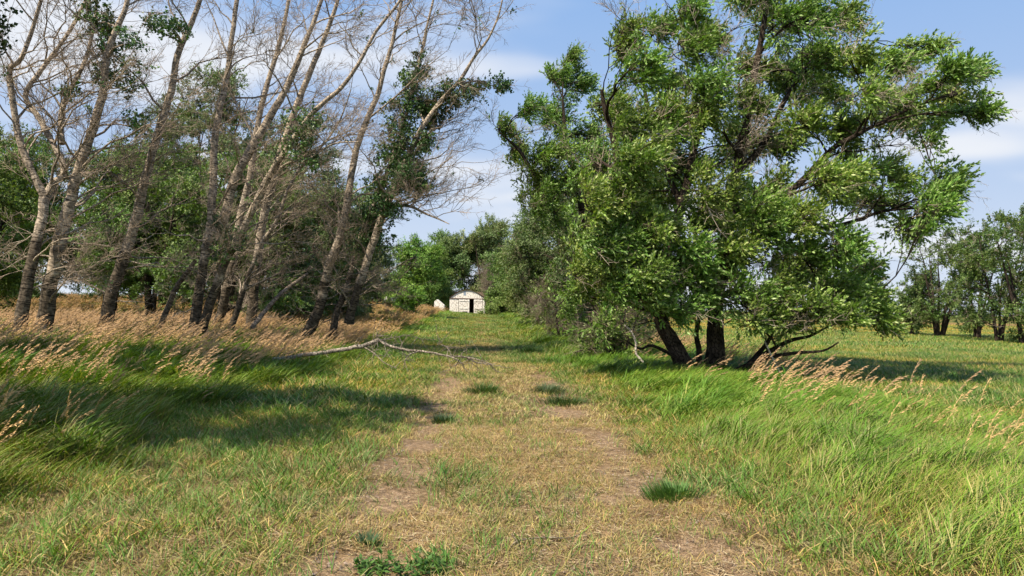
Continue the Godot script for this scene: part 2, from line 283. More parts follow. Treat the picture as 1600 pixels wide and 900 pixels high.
# ---------------------------------------------------------------- materials
func make_materials() -> void:
	var rock := RandomNumberGenerator.new()
	rock.seed = 41
	var n := FastNoiseLite.new()
	n.seed = 3
	n.frequency = 0.02
	n.fractal_octaves = 4
	# soil with trodden straw: tan strokes on crumbs
	var im := Image.create(1024, 1024, false, Image.FORMAT_RGB8)
	var crumb := FastNoiseLite.new()
	crumb.seed = 8
	crumb.frequency = 0.11
	crumb.fractal_octaves = 3
	for y in 1024:
		for x in 1024:
			var k := 0.62 + 0.22 * n.get_noise_2d(x, y) + 0.3 * crumb.get_noise_2d(x, y)
			im.set_pixel(x, y, Color(k, k * 0.95, k * 0.9))
	for s in 11000:
		var p := Vector2(rock.randf() * 1024, rock.randf() * 1024)
		var dir := Vector2.from_angle(rock.randf() * TAU)
		var k := rock.randf_range(0.35, 1.0)
		var col := Color(k, k * 0.92, k * 0.74) if rock.randf() < 0.75 else Color(0.42, 0.3, 0.22) * (0.6 + k * 0.5)
		for j in rock.randi_range(6, 34):
			p += dir
			dir = dir.rotated(rock.randf_range(-0.05, 0.05))
			im.set_pixel(posmod(int(p.x), 1024), posmod(int(p.y), 1024), col)
	var m := StandardMaterial3D.new()
	m.albedo_texture = ImageTexture.create_from_image(im)
	m.vertex_color_use_as_albedo = true
	m.roughness = 1.0
	m.metallic_specular = 0.15
	m.heightmap_enabled = true
	m.heightmap_texture = m.albedo_texture
	m.heightmap_scale = 1.2
	mats.soil = m
	# bark
	mats.poplar = bark(rock, true)
	mats.dark_bark = bark(rock, false)
	mats.twig = plain(Color(1, 1, 1), 0.85)
	mats.twig.vertex_color_use_as_albedo = true
	for kind in ["grass", "dry", "elm_leaf", "poplar_leaf", "far_leaf"]:
		var l := StandardMaterial3D.new()
		l.vertex_color_use_as_albedo = true
		l.roughness = {"grass": 0.55, "dry": 0.8, "elm_leaf": 0.42, "poplar_leaf": 0.4, "far_leaf": 0.55}[kind]
		l.metallic_specular = 0.4
		l.cull_mode = BaseMaterial3D.CULL_DISABLED
		l.backlight_enabled = kind != "dry"
		l.backlight = Color(0.72, 0.78, 0.35) if kind != "poplar_leaf" else Color(0.55, 0.62, 0.3)
		mats[kind] = l
	mats.paint = weathered(rock)
	mats.shadow_wood = plain(Color(0.52, 0.46, 0.4), 0.95)
	mats.rust = plain(Color(0.36, 0.27, 0.22), 0.9)
	mats.white_tank = plain(Color(0.9, 0.89, 0.86), 0.45)

func plain(c: Color, rough: float) -> StandardMaterial3D:
	var m := StandardMaterial3D.new()
	m.albedo_color = c
	m.roughness = rough
	m.metallic_specular = 0.3
	return m

func bark(r: RandomNumberGenerator, pale: bool) -> StandardMaterial3D:
	var im := Image.create(256, 512, false, Image.FORMAT_RGB8)
	var n := FastNoiseLite.new()
	n.seed = r.randi()
	n.frequency = 0.03
	n.fractal_octaves = 4
	for y in 512:
		for x in 256:
			# wraps round the stem: sampled on a cylinder
			var a := TAU * x / 256.0
			var p := Vector3(cos(a) * 40.0, y * (0.9 if pale else 0.22), sin(a) * 40.0)
			var k := 0.78 + 0.38 * n.get_noise_3dv(p)
			if not pale:
				var f := absf(n.get_noise_3dv(p * 1.7 + Vector3(9, 4, 2)))
				k *= smoothstep(-0.05, 0.16, f) * 0.75 + 0.3
			im.set_pixel(x, y, Color(k, k * 0.97, k * 0.93))
	if pale:
		for s in 260:   # dark scars and lenticels that run across the stem
			var y := r.randi_range(0, 511)
			var x := r.randi_range(0, 255)
			var long := r.randi_range(6, 30) if s > 26 else r.randi_range(60, 200)
			var thick := r.randi_range(1, 3) if s > 26 else r.randi_range(3, 8)
			for j in long:
				for q in thick:
					var yy := posmod(y + q + int(2.0 * sin(j * 0.13 + s)), 512)
					im.set_pixel(posmod(x + j, 256), yy, im.get_pixel(posmod(x + j, 256), yy) * r.randf_range(0.35, 0.62))
	var m := StandardMaterial3D.new()
	m.albedo_texture = ImageTexture.create_from_image(im)
	m.vertex_color_use_as_albedo = true
	m.roughness = 0.95
	m.metallic_specular = 0.2
	m.heightmap_enabled = true
	m.heightmap_texture = m.albedo_texture
	m.heightmap_scale = 1.2 if pale else 4.0
	return m

func weathered(r: RandomNumberGenerator) -> StandardMaterial3D:
	# white paint that flakes off grey wood
	var im := Image.create(512, 512, false, Image.FORMAT_RGB8)
	var n := FastNoiseLite.new()
	n.seed = 77
	n.frequency = 0.02
	n.fractal_octaves = 5
	for y in 512:
		for x in 512:
			var g := n.get_noise_2d(x * 3.0, y * 0.5)
			var flake := smoothstep(0.24, 0.32, n.get_noise_2d(x * 1.6 + 90, y * 0.9) + 0.25 * g)
			var white := Color(0.95, 0.93, 0.91) * (0.96 + 0.12 * g)
			im.set_pixel(x, y, white.lerp(Color(0.66, 0.62, 0.58) * (0.9 + 0.4 * g), flake))
	var m := StandardMaterial3D.new()
	m.albedo_texture = ImageTexture.create_from_image(im)
	m.uv1_triplanar = true
	m.uv1_scale = Vector3(0.35, 0.35, 0.35)
	m.roughness = 0.85
	m.metallic_specular = 0.25
	return m

# ---------------------------------------------------------------- blades, leaves, twigs
func blade(g: Geo, at: Vector3, tall: float, wide: float, az: float, a0: float, a1: float, segs: int, col: Color) -> void:
	var dir := Vector3(cos(az), 0, sin(az))
	var tw := az + PI / 2 + rf(-0.7, 0.7)
	var across := Vector3(cos(tw), 0, sin(tw)) * wide * 0.5
	var p := at
	var l := p - across * 0.7
	var r := p + across * 0.7
	for k in segs:
		var t := float(k + 1) / segs
		var a := lerpf(a0, a1, t)
		p += (dir * sin(a) + Vector3.UP * cos(a)) * tall / segs
		if k == segs - 1:
			g.tri(l, p, r, col)
		else:
			var w := across * (1.0 - 0.75 * t * t)
			g.quad(l, p - w, p + w, r, col)
			l = p - w
			r = p + w

func tuft(o: Dictionary, mat: Material) -> ArrayMesh:
	var g := Geo.new()
	for k in o.n:
		var q: Vector2 = Vector2.from_angle(rf(0, TAU)) * o.radius * sqrt(rng.randf())
		var col: Color = o.colors[rng.randi() % o.colors.size()]
		col = col * rf(0.6, 1.4)
		var az: float = rf(-o.swing, o.swing) if rng.randf() < 0.7 else rf(-2.4, 2.4)
		if rng.randf() < 0.12:
			col = Color(0.42, 0.33, 0.15) * rf(0.6, 1.2)
		blade(g, Vector3(q.x, -0.01, q.y), rf(o.h0, o.h1), o.w * rf(0.7, 1.25), az, rf(o.a0 - 0.2, o.a0 + 0.25), rf(o.a1 - 0.3, o.a1 + 0.4), o.segs, col)
	return g.mesh(mat)

func plume(o: Dictionary) -> ArrayMesh:
	# a brome stem bent by the wind with its drooping tan panicle
	var g := Geo.new()
	for s in o.n:
		var q: Vector2 = Vector2.from_angle(rf(0, TAU)) * o.radius * sqrt(rng.randf())
		var p := Vector3(q.x, 0, q.y)
		var az := rf(-0.3, 0.3)
		var dir := Vector3(cos(az), 0, sin(az))
		var h := rf(o.h0, o.h1)
		var across: Vector3 = Vector3(-sin(az), 0, cos(az)) * o.w * 0.35
		var stalk := Color(0.30, 0.27, 0.10) * rf(0.8, 1.15)
		var tan_color := Color(0.56, 0.375, 0.175) * rf(0.75, 1.2)
		if rng.randf() < 0.25:
			tan_color = Color(0.52, 0.34, 0.19) * rf(0.8, 1.1)
		for k in 6:
			var a := lerpf(0.25, 1.0, k / 5.0) + rf(-0.06, 0.06)
			var to := p + (dir * sin(a) + Vector3.UP * cos(a)) * h / 6.0
			g.quad(p - across, to - across, to + across, p + across, stalk if k < 4 else tan_color)
			if k >= 3:
				for j in o.spikes:
					var b := p.lerp(to, rf(0, 1))
					var side := ((to - p).normalized() * 1.3 + Vector3(rf(-0.1, 0.6), rf(-0.9, 0.1), rf(-0.55, 0.55))).normalized()
					var tip: Vector3 = b + side * o.spike * rf(0.6, 1.2)
					var wd: Vector3 = side.cross(ball()).normalized() * o.w
					var mid := b.lerp(tip, 0.55)
					g.tri(b, mid + wd, tip, tan_color)
					g.tri(b, tip, mid - wd, tan_color)
			p = to
	return g.mesh(mats.dry)

func one_leaf(g: Geo, at: Vector3, dir: Vector3, long: float, wide: float, col: Color) -> void:
	var d := dir.normalized()
	var side := d.cross(Vector3(0, 1, 0) + ball() * 0.5).normalized()
	var up := side.cross(d)
	var tip := at + d * long - up * long * 0.12
	var mid := at + d * long * 0.42
	g.tri(at, mid - side * wide * 0.5 - up * wide * 0.16, tip, col)
	g.tri(at, tip, mid + side * wide * 0.5 - up * wide * 0.16, col)

func spray(o: Dictionary, mat: Material) -> ArrayMesh:
	# a leafy twig that grows along +y: leaves point forward along it
	var g := Geo.new()
	var brown := Color(0.11, 0.085, 0.06)
	var lines := [[Vector3.ZERO, Vector3(0, o.long, 0)]]
	for k in o.sides:
		var y: float = rf(0.1, 0.8) * o.long
		var a := rf(0, TAU)
		var q: Vector3 = Vector3(cos(a) * 0.6, rf(0.5, 1.0), sin(a) * 0.6).normalized() * o.long * rf(0.3, 0.6)
		lines.append([Vector3(0, y, 0), Vector3(0, y, 0) + q])
	for l in lines:
		var w: float = o.long * 0.008
		g.quad(l[0] - Vector3(w, 0, 0), l[1], l[1] + Vector3(0.001, 0, 0), l[0] + Vector3(w, 0, 0), brown)
	for k in o.leaves:
		var l = lines[rng.randi() % lines.size()]
		var t := rf(0.15, 1.05)
		var p: Vector3 = (l[0] as Vector3).lerp(l[1], t)
		var along: Vector3 = (l[1] - l[0]).normalized()
		var col: Color = o.colors[rng.randi() % o.colors.size()] * rf(0.82, 1.2)
		one_leaf(g, p, along * o.forward + ball(), o.leaf * rf(0.7, 1.2), o.leaf * o.shape * rf(0.8, 1.15), col)
	return g.mesh(mat)

func bare_twig() -> ArrayMesh:
	var g := Geo.new()
	var grey := Color(0.38, 0.32, 0.26)
	var lines := [[Vector3.ZERO, Vector3(0.03, 0.4, 0), Vector3(-0.02, 0.85, 0.03), 0.0075]]
	for k in 8:
		var t := rf(0.12, 0.9)
		var a := rf(0, TAU)
		var l := rf(0.18, 0.42)
		var b := Vector3(0, 0.85 * t, 0)
		var q := Vector3(cos(a), rf(0.5, 1.2), sin(a)).normalized()
		lines.append([b, b + q * l * 0.5, b + (q + Vector3(0, 0.25, 0)).normalized() * l, 0.0055])
		if rng.randf() < 0.7:
			var c := b + q * l * 0.5
			lines.append([c, c + (q + ball() * 0.8).normalized() * l * 0.3, c + (q + ball() * 0.9).normalized() * l * 0.55, 0.004])
	for l in lines:
		var col := grey * rf(0.75, 1.25)
		g.tube([l[0], l[1], l[2]], [l[3], l[3] * 0.7, l[3] * 0.35], 3, [col])
	g.uv.clear()
	return g.mesh(mats.twig)

# ---------------------------------------------------------------- trees
# stems: arrays of [x, y, z, r] in world metres; clumps: [x, y, z, radius across, radius up]
func grow(t: Node3D, stems: Array, clumps: Array, o: Dictionary) -> void:
	var base := t.position
	var trunk := Geo.new()
	var limbs := Geo.new()
	var leaves := [[], []]
	var tints := [PackedColorArray(), PackedColorArray()]
	var bare := []
	var bare_tints := PackedColorArray()
	var spots := []
	var mat: Material = mats.poplar if o.get("pale", false) else mats.dark_bark
	var bark_color: Color = o.get("bark", Color(0.17, 0.14, 0.115))
	var base_color: Color = o.get("base_bark", bark_color * 0.75)
	var rough_to: float = o.get("rough_to", 0.0)
	var ids := 0
	for s in stems:
		var sm := smooth(s, 4)
		var pos := []
		var rad := []
		var cols := []
		for k in sm[0].size():
			var w: Vector3 = sm[0][k]
			var j := patchy.get_noise_3d(w.x * 3.0 + ids * 7, w.y * 3.0, w.z * 3.0)
			pos.append(w - base + Vector3(j, 0, -j) * sm[1][k] * 0.2)
			var up := w.y - gh(w.x, w.z)
			var flare := 1.0 + (0.45 * exp(-maxf(up, 0.0) / 0.28) if ids == 0 or s[0][1] < gh(s[0][0], s[0][2]) + 0.9 else 0.0)
			rad.append(sm[1][k] * flare * (1.0 + 0.09 * patchy.get_noise_3d(w.x * 5.0, w.y * 3.0, w.z * 5.0)))
			cols.append(base_color if up + 2.2 * j < rough_to else bark_color * (1.0 + 0.25 * j))
			if k > 0:
				spots.append([w - base, ((w - sm[0][k - 1]) as Vector3).normalized(), sm[1][k], up, float(k) / sm[0].size()])
		if s[0][1] < gh(s[0][0], s[0][2]) + 0.9:   # carry the foot down into the ground
			var f: Vector3 = pos[0]
			var dn: Vector3 = (pos[1] - pos[0]).normalized()
			var bottom := gh(s[0][0], s[0][2]) - 0.25 - base.y
			pos.push_front(f - dn * maxf(0.2, (f.y - bottom) / maxf(dn.y, 0.3)))
			rad.push_front(rad[0] * 1.25)
			cols.push_front(cols[0])
		trunk.tube(pos, rad, 9, cols, 0.8, 1.0)
		ids += 1
	part("trunk", trunk.mesh(mat), t)
	var push: float = o.get("wind", 0.6)
	var scale: float = o.get("scale", 1.0)
	var tint: Color = o.get("tint", Color.WHITE)
	for c in clumps:
		var mid := Vector3(c[0], c[1], c[2]) - base
		var rx: float = c[3] * o.get("swell", 1.0)
		var ry: float = c[4] * o.get("swell", 1.0)
		var best = null
		var least := 1e9
		for sp in spots:
			var to: Vector3 = mid - sp[0]
			var cost := to.length() + maxf(0.0, -to.y) * 1.5 + maxf(0.0, 0.25 * to.length() - to.y) * 0.5
			if cost < least:
				least = cost
				best = sp
		var from: Vector3 = best[0]
		var far := from.distance_to(mid)
		var r0: float = minf(best[2] * 0.7, 0.018 + far * 0.016)
		var limb := bezier(from, from + (best[1] * 0.5 + (mid - from).normalized() * 0.5) * far * 0.5, mid, 6, far * 0.025)
		if far > 0.25:
			limbs.tube(limb, taper(7, r0, 0.014), 5, [bark_color * rf(0.8, 1.15)], 1.0)
		var amount := sqrt(maxf(rx, 0.2) * maxf(ry, 0.2))
		var subs := maxi(3, int(o.get("subs", 9) * clampf(amount, 0.4, 1.6)))
		var clump_tint: Color = tint * rf(0.85, 1.15)
		clump_tint.r *= rf(0.9, 1.15)
		for k in subs:
			var start: Vector3 = limb[rng.randi_range(3, 6)]
			var q := ball() * pow(rng.randf(), 0.4)
			var end := mid + Vector3(q.x * rx, q.y * ry, q.z * (rx * 0.5 + ry * 0.5)) + WIND * push * amount * 0.2
			var way := end - start
			var sub := bezier(start, start.lerp(end, 0.5) + Vector3(0, way.length() * 0.12, 0) - WIND * push * 0.1, end, 4, way.length() * 0.03)
			limbs.tube(sub, taper(5, minf(0.016, r0), 0.005), 4, [bark_color * rf(0.8, 1.2)], 1.0)
			for j in int(o.get("sprays", 7)):
				var a := rf(0.25, 1.0) * 3.999
				var p: Vector3 = (sub[int(a)] as Vector3).lerp(sub[int(a) + 1], a - int(a)) + ball() * 0.10 * scale
				var dir: Vector3 = way.normalized() * 0.5 + WIND * push * rf(0.4, 1.3) + ball() * 0.55 + Vector3(0, o.get("lift", 0.1), 0)
				if rng.randf() < o.get("bare", 0.0):
					bare.append(aim(dir, scale * rf(0.6, 1.1), p))
					bare_tints.append(o.get("twig", Color.WHITE) * rf(0.8, 1.3))
				else:
					var w := rng.randi() % 2
					leaves[w].append(aim(dir, scale * rf(0.75, 1.2), p))
					var lt: Color = clump_tint * rf(0.85, 1.18)
					lt.a = 1.0
					tints[w].append(lt)
	# bare side branches up the stems
	var gap: float = o.get("branch_gap", 0.0)
	if gap > 0.0:
		var low: float = o.get("branch_from", 1.3)
		for sp in spots:
			if sp[3] < low or rng.randf() > 0.38 / gap * (o.get("low_twigs", 0.5) if sp[3] < 5.5 else 0.5):
				continue
			var r: float = sp[2]
			var l: float = o.get("branch_long", 2.2) * rf(0.4, 1.1) * (1.0 if sp[3] > 3.0 else 0.85)
			var a := rf(0, TAU)
			var up := rf(0.25, 0.9) if sp[3] > 3.2 else rf(-0.45, 0.6)
			var out := Vector3(cos(a) + 0.35, up, sin(a)).normalized()
			var end: Vector3 = sp[0] + out * l + Vector3(0.15 * l, rf(-0.1, 0.3) * l, 0)
			var br := bezier(sp[0], sp[0] + (out + sp[1] * 0.4) * l * 0.5, end, 6, l * 0.04)
			var r0 := minf(r * 0.45, 0.012 + l * 0.010)
			var col: Color = bark_color * rf(0.7, 1.25)
			limbs.tube(br, taper(7, r0, 0.006), 4, [col], 1.0)
			for k in int(l * 2.6) + 2:
				var b: Vector3 = br[rng.randi_range(2, 6)]
				var so := (out + ball() * 0.9 + Vector3(0.25, 0.25, 0)).normalized()
				var sl := l * rf(0.2, 0.45)
				var sb := bezier(b, b + so * sl * 0.5 + ball() * sl * 0.12, b + so * sl + ball() * sl * 0.2, 3, sl * 0.05)
				limbs.tube(sb, taper(4, minf(r0 * 0.6, 0.011), 0.005), 3, [col * rf(0.8, 1.3)], 1.0)
				for j in rng.randi_range(1, 2):
					var q: Vector3 = sb[rng.randi_range(1, 3)]
					var dir := so + ball() * 0.7 + Vector3(0.2, 0.2, 0)
					if rng.randf() < o.get("stray_leaf", 0.03):
						leaves[j % 2].append(aim(dir, scale * rf(0.6, 1.0), q))
						tints[j % 2].append(tint * rf(0.8, 1.2))
					else:
						bare.append(aim(dir, rf(0.6, 1.25), q))
						bare_tints.append(o.get("twig", Color.WHITE) * rf(0.75, 1.35))
	if limbs.v.size():
		part("limbs", limbs.mesh(mat), t).set_meta("kind", "stuff")
	var kinds: Array = leaf[o.get("leaf", "elm")]
	for w in 2:
		many("crown", kinds[w], leaves[w], tints[w], t)
	many("twigs", twig_mesh, bare, bare_tints, t)

# a tree or shrub of the second rank: its own stems and clumps inside an uneven crown
func random_tree(called: String, label: String, category: String, group: String, x: float, z: float, o: Dictionary) -> Node3D:
	rng.seed = int(absf(x * 731.0) + absf(z * 97.0)) + 11
	var base := Vector3(x, gh(x, z), z)
	var t := thing(called, label, category, base, group)
	var h: float = o.h
	var rx: float = o.rx
	var low: float = o.get("low", h * 0.3)
	var stems := []
	var n: int = o.get("stems", 1)
	for k in n:
		var a := TAU * k / n + rf(-0.6, 0.6)
		var sp: float = o.get("spread", 0.25) * rf(0.5, 1.2) * (0.5 if n == 1 else 1.0)
		var s := []
		var r: float = o.get("r", 0.12) * rf(0.75, 1.1)
		var top := h * rf(0.72, 0.92)
		for j in 6:
			var f := j / 5.0
			s.append([x + cos(a) * (0.12 * (n - 1) * 0.3 + sp * top * pow(f, 1.2)) + o.get("lean", 0.06) * top * f * f + rf(-0.08, 0.08) * f * top * 0.3, base.y + top * f, z + sin(a) * (0.1 + sp * top * f * 0.8), lerpf(r, 0.02, pow(f, 0.8))])
		stems.append(s)
	var clumps := []
	var cn: int = o.get("clumps", 16)
	for k in cn:
		var f := (k + rng.randf()) / cn
		var y := lerpf(low, h, f)
		var wide := rx * sqrt(maxf(0.08, 1.0 - pow(absf(f - 0.42) / 0.62, 2.2)))
		var a := rf(0, TAU)
		var rr := wide * sqrt(rf(0.05, 1.0)) * 0.85
		var cr: float = o.get("clump", rx * 0.36) * rf(0.7, 1.25)
		clumps.append([x + cos(a) * rr + o.get("lean", 0.06) * y, base.y + y - cr * 0.4, z + sin(a) * rr, cr, cr * 0.8])
	grow(t, stems, clumps, o)
	return t

# ---------------------------------------------------------------- sky
func make_sky() -> Sky:
	var w := 1536
	var h := 768
	var im := Image.create(w, h, false, Image.FORMAT_RGBF)
	var n := FastNoiseLite.new()
	n.seed = 31
	n.frequency = 0.33
	n.fractal_octaves = 5
	n.fractal_gain = 0.48
	var zenith := Color(0.105, 0.24, 0.49)
	var low := Color(0.46, 0.505, 0.565)
	for y in h:
		var el := PI * (0.5 - (y + 0.5) / h)
		var up := sin(el)
		var air := zenith.lerp(low, pow(1.0 - maxf(up, 0.0), 3.2))
		if up < 0.0:
			air = Color(0.30, 0.31, 0.24)
		for x in w:
			var c := air
			if up > 0.0:
				var az := TAU * ((x + 0.5) / w - 0.5)
				var far := cos(el) / (up + 0.11)
				var p := Vector2(sin(az), -cos(az)) * far
				var k := n.get_noise_2d(p.x * 1.0 + CLOUDS.x, p.y * 1.6 + CLOUDS.y)
				var cover := smoothstep(0.02, 0.42, k) * 0.85
				c = air.lerp(Color(0.56, 0.57, 0.59), cover)
			im.set_pixel(x, y, c)
	var m := PanoramaSkyMaterial.new()
	m.panorama = ImageTexture.create_from_image(im)
	var s := Sky.new()
	s.sky_material = m
	return s

const CLOUDS := Vector2(37.713, -186.200)

# ---------------------------------------------------------------- ground
func make_ground() -> void:
	var xs := []
	var zs := []
	var x := -3000.0
	for q in [-3000, -1500, -700, -350, -200, -130]:
		xs.append(float(q))
	x = -90.0
	while x < 90.0:
		xs.append(x)
		x += 0.3 if absf(x) < 12.0 else (0.7 if absf(x) < 40.0 else 2.0)
	for q in [90, 130, 200, 350, 700, 1500, 3000]:
		xs.append(float(q))
	for q in [400, 100, 30, 15]:
		zs.append(float(q))
	var z := 8.0
	while z > -130.0:
		zs.append(z)
		z -= 0.3 if z > -22.0 else (0.7 if z > -60.0 else 1.5)
	for q in [-130, -150, -180, -220, -300, -420, -600, -900, -1500, -3000]:
		zs.append(float(q))
	var g := Geo.new()
	var soil := Color(0.60, 0.475, 0.35)
	var straw := Color(0.56, 0.42, 0.23)
	var green := Color(0.15, 0.13, 0.06)
	for zz in zs:
		for xx in xs:
			var at := Vector3(xx, gh(xx, zz), zz)
			g.v.append(at)
			g.uv.append(Vector2(xx, zz) / 1.9)
			var col := green
			if zz > -130.0 and absf(xx) <= 90.0:
				var k := grows(xx, zz)
				col = green.lerp(straw, clampf(k[2] * 0.85 + 0.15, 0, 1)).lerp(soil, k[3])
				col = col * (1.0 + 0.25 * k[7])
				if -zz > 62.0 and k[4] > 14.0:
					col = straw.lerp(green, smoothstep(-0.3, 0.3, k[5]))
			else:   # crop strips of the far fields
				var f := broad.get_noise_2d(xx * 0.02, zz * 0.12)
				col = Color(0.58, 0.44, 0.20).lerp(Color(0.24, 0.34, 0.10), smoothstep(-0.12, 0.12, f))
			g.c.append(col)
			var e := 0.15
			g.n.append(Vector3(gh(xx - e, zz) - gh(xx + e, zz), 2.0 * e, gh(xx, zz - e) - gh(xx, zz + e)).normalized())
	var wd := xs.size()
	for r in zs.size() - 1:
		for c in wd - 1:
			var a := r * wd + c
			g.i.append_array([a, a + wd, a + wd + 1, a, a + wd + 1, a + 1])
	var o := part("ground", g.mesh(mats.soil), self)
	o.set_meta("kind", "structure")
	o.set_meta("label", "prairie ground with a worn earth track and far crop fields")
	o.set_meta("category", "ground")

# ---------------------------------------------------------------- grass
func make_grass() -> void:
	rng.seed = 2024
	var tall_colors := [Color(0.12, 0.20, 0.022), Color(0.165, 0.245, 0.028), Color(0.09, 0.165, 0.022), Color(0.21, 0.26, 0.038), Color(0.14, 0.22, 0.035), Color(0.34, 0.29, 0.09)]
	var green_colors := [Color(0.095, 0.19, 0.024), Color(0.125, 0.225, 0.03), Color(0.08, 0.155, 0.022), Color(0.17, 0.24, 0.038), Color(0.36, 0.295, 0.12)]
	var dry_colors := [Color(0.42, 0.30, 0.12), Color(0.34, 0.24, 0.095), Color(0.52, 0.40, 0.19), Color(0.27, 0.235, 0.07), Color(0.20, 0.22, 0.05), Color(0.24, 0.23, 0.065), Color(0.30, 0.19, 0.085)]
	var lod := [[0.055, 3.4, 11.0], [0.115, 11.0, 34.0], [0.34, 34.0, 118.0]]
	var T := []
	for k in 3:
		var far: float = [1.0, 1.5, 3.2][k]
		var num: Array = [[6, 6, 9], [14, 15, 20], [40, 40, 34]][k]
		var rad: float = [0.06, 0.13, 0.36][k]
		var row := []
		for w in 2:
			row.append([
				tuft({"n": num[0], "radius": rad, "h0": 0.2, "h1": 0.5, "w": 0.0095 * far, "a0": 0.3, "a1": 1.3, "swing": 0.9, "segs": 4 - k, "colors": tall_colors}, mats.grass),
				tuft({"n": num[1], "radius": rad, "h0": 0.09, "h1": 0.27, "w": 0.007 * far, "a0": 0.4, "a1": 1.2, "swing": 1.6, "segs": 3 - mini(k, 1), "colors": green_colors}, mats.grass),
				tuft({"n": num[2], "radius": rad * 1.1, "h0": 0.04, "h1": 0.15, "w": 0.0042 * far, "a0": 0.35, "a1": 1.2, "swing": PI, "segs": 2, "colors": dry_colors}, mats.dry),
			])
		T.append(row)
	var roots := [stuff("tall_grass", "tall green brome grass bent over by the wind along both verges", "grass"), stuff("short_grass", "short green mown grass and meadow beside the track", "grass"), stuff("dry_grass", "short straw-coloured dry grass on the worn track", "grass")]
	for k in 3:
		var where := [[[], []], [[], []], [[], []]]
		var tint := [[PackedColorArray(), PackedColorArray()], [PackedColorArray(), PackedColorArray()], [PackedColorArray(), PackedColorArray()]]
		var cell: float = lod[k][0]
		var d: float = lod[k][1]
		while d < lod[k][2]:
			var half := d * 0.71 + 2.2
			var x := -half
			while x < half:
				var px := x + rf(-0.5, 0.5) * cell
				var pz := -d + rf(-0.5, 0.5) * cell
				x += cell
				var gr := grows(px, pz)
				var pick := rng.randf()
				var kind := 2
				if pick < gr[0]:
					kind = 0
				elif pick < gr[0] + gr[1]:
					kind = 1
				if kind == 1 and gr[4] < 7.0 and rng.randf() < lerpf(0.42, 0.15, smoothstep(6.0, 13.0, d)):
					kind = 2
				if kind == 2 and rng.randf() < 0.12:
					kind = 1
				if kind == 0 and k == 0 and rng.randf() < 0.1:
					continue
				if kind > 0 and rng.randf() < gr[3] * 0.93:
					continue
				var lush: float = gr[5] * 0.5 + gr[6] * 0.6
				var s := rf(0.75, 1.2) * (1.0 + 0.28 * lush)
				var turn: float = rf(-0.5, 0.5) + 0.6 * gr[5] + 0.9 * gr[6] + 0.5 * gr[7]
				var col := Color.WHITE
				if kind == 0:
					s *= (0.72 + 0.4 * smoothstep(0.55, 1.0, gr[0])) * (1.0 + 0.45 * gr[6] + 0.35 * gr[7])
					col = Color(1.0, 1.0, 1.0).lerp(Color(1.35, 1.12, 0.85), clampf(0.15 - lush * 1.2 + rf(-0.2, 0.25), 0, 0.55))
					col = col.lerp(Color(0.62, 0.82, 0.8), clampf(lush * 1.8 - 0.15, 0, 1))
					if gr[4] > 2.0 and px < 9.0 and d < 24.0:
						col = col * Color(0.92, 1.1, 1.0)
						s *= lerpf(0.74, 0.9, smoothstep(6.0, 14.0, d))
				elif kind == 1:
					turn = rf(-PI, PI) if gr[8] < 0.5 else rf(-0.8, 0.8)
					col = Color(0.9, 1.0, 0.95).lerp(Color(1.8, 1.3, 0.95), clampf(0.12 - lush * 1.3 + rf(-0.3, 0.3), 0, 1))
					col = col.lerp(Color(0.6, 0.82, 0.8), clampf(lush * 1.8 - 0.1, 0, 1))
					if d > 58.0 and gr[4] > 16.0:
						col = col.lerp(Color(1.8, 1.2, 0.85), smoothstep(58.0, 66.0, d) * smoothstep(0.25, -0.1, gr[5]))
					s *= 1.0 + 0.25 * gr[8] - 0.35 * gr[2] + 0.6 * smoothstep(8.0, 15.0, d) * smoothstep(-1.2, -2.6, gr[4])
				else:
					turn = rf(-PI, PI)
					col = Color(1, 1, 1).lerp(Color(0.75, 0.85, 0.7), clampf(lush * 1.5 + 0.2, 0, 1))
				col = col * rf(0.82, 1.18)
				var w := rng.randi() % 2
				where[kind][w].append(Transform3D(Basis(Vector3.UP, turn).scaled(Vector3(s, s * rf(0.85, 1.15), s * (1.0 if rng.randf() < 0.5 else -1.0))), Vector3(px, gh(px, pz), pz)))
				tint[kind][w].append(col)
			d += cell
		for kind in 3:
			for w in 2:
				many("blades", T[k][w][kind], where[kind][w], tint[kind][w], roots[kind])
	# seed heads
	var heads := stuff("grass_seed_heads", "tan nodding seed heads above the tall grass", "grass")
	var P := [plume({"n": 1, "radius": 0.02, "h0": 0.6, "h1": 0.85, "w": 0.0042, "spikes": 13, "spike": 0.055}), plume({"n": 2, "radius": 0.12, "h0": 0.55, "h1": 0.85, "w": 0.0058, "spikes": 10, "spike": 0.065}), plume({"n": 5, "radius": 0.35, "h0": 0.55, "h1": 0.85, "w": 0.010, "spikes": 6, "spike": 0.10})]
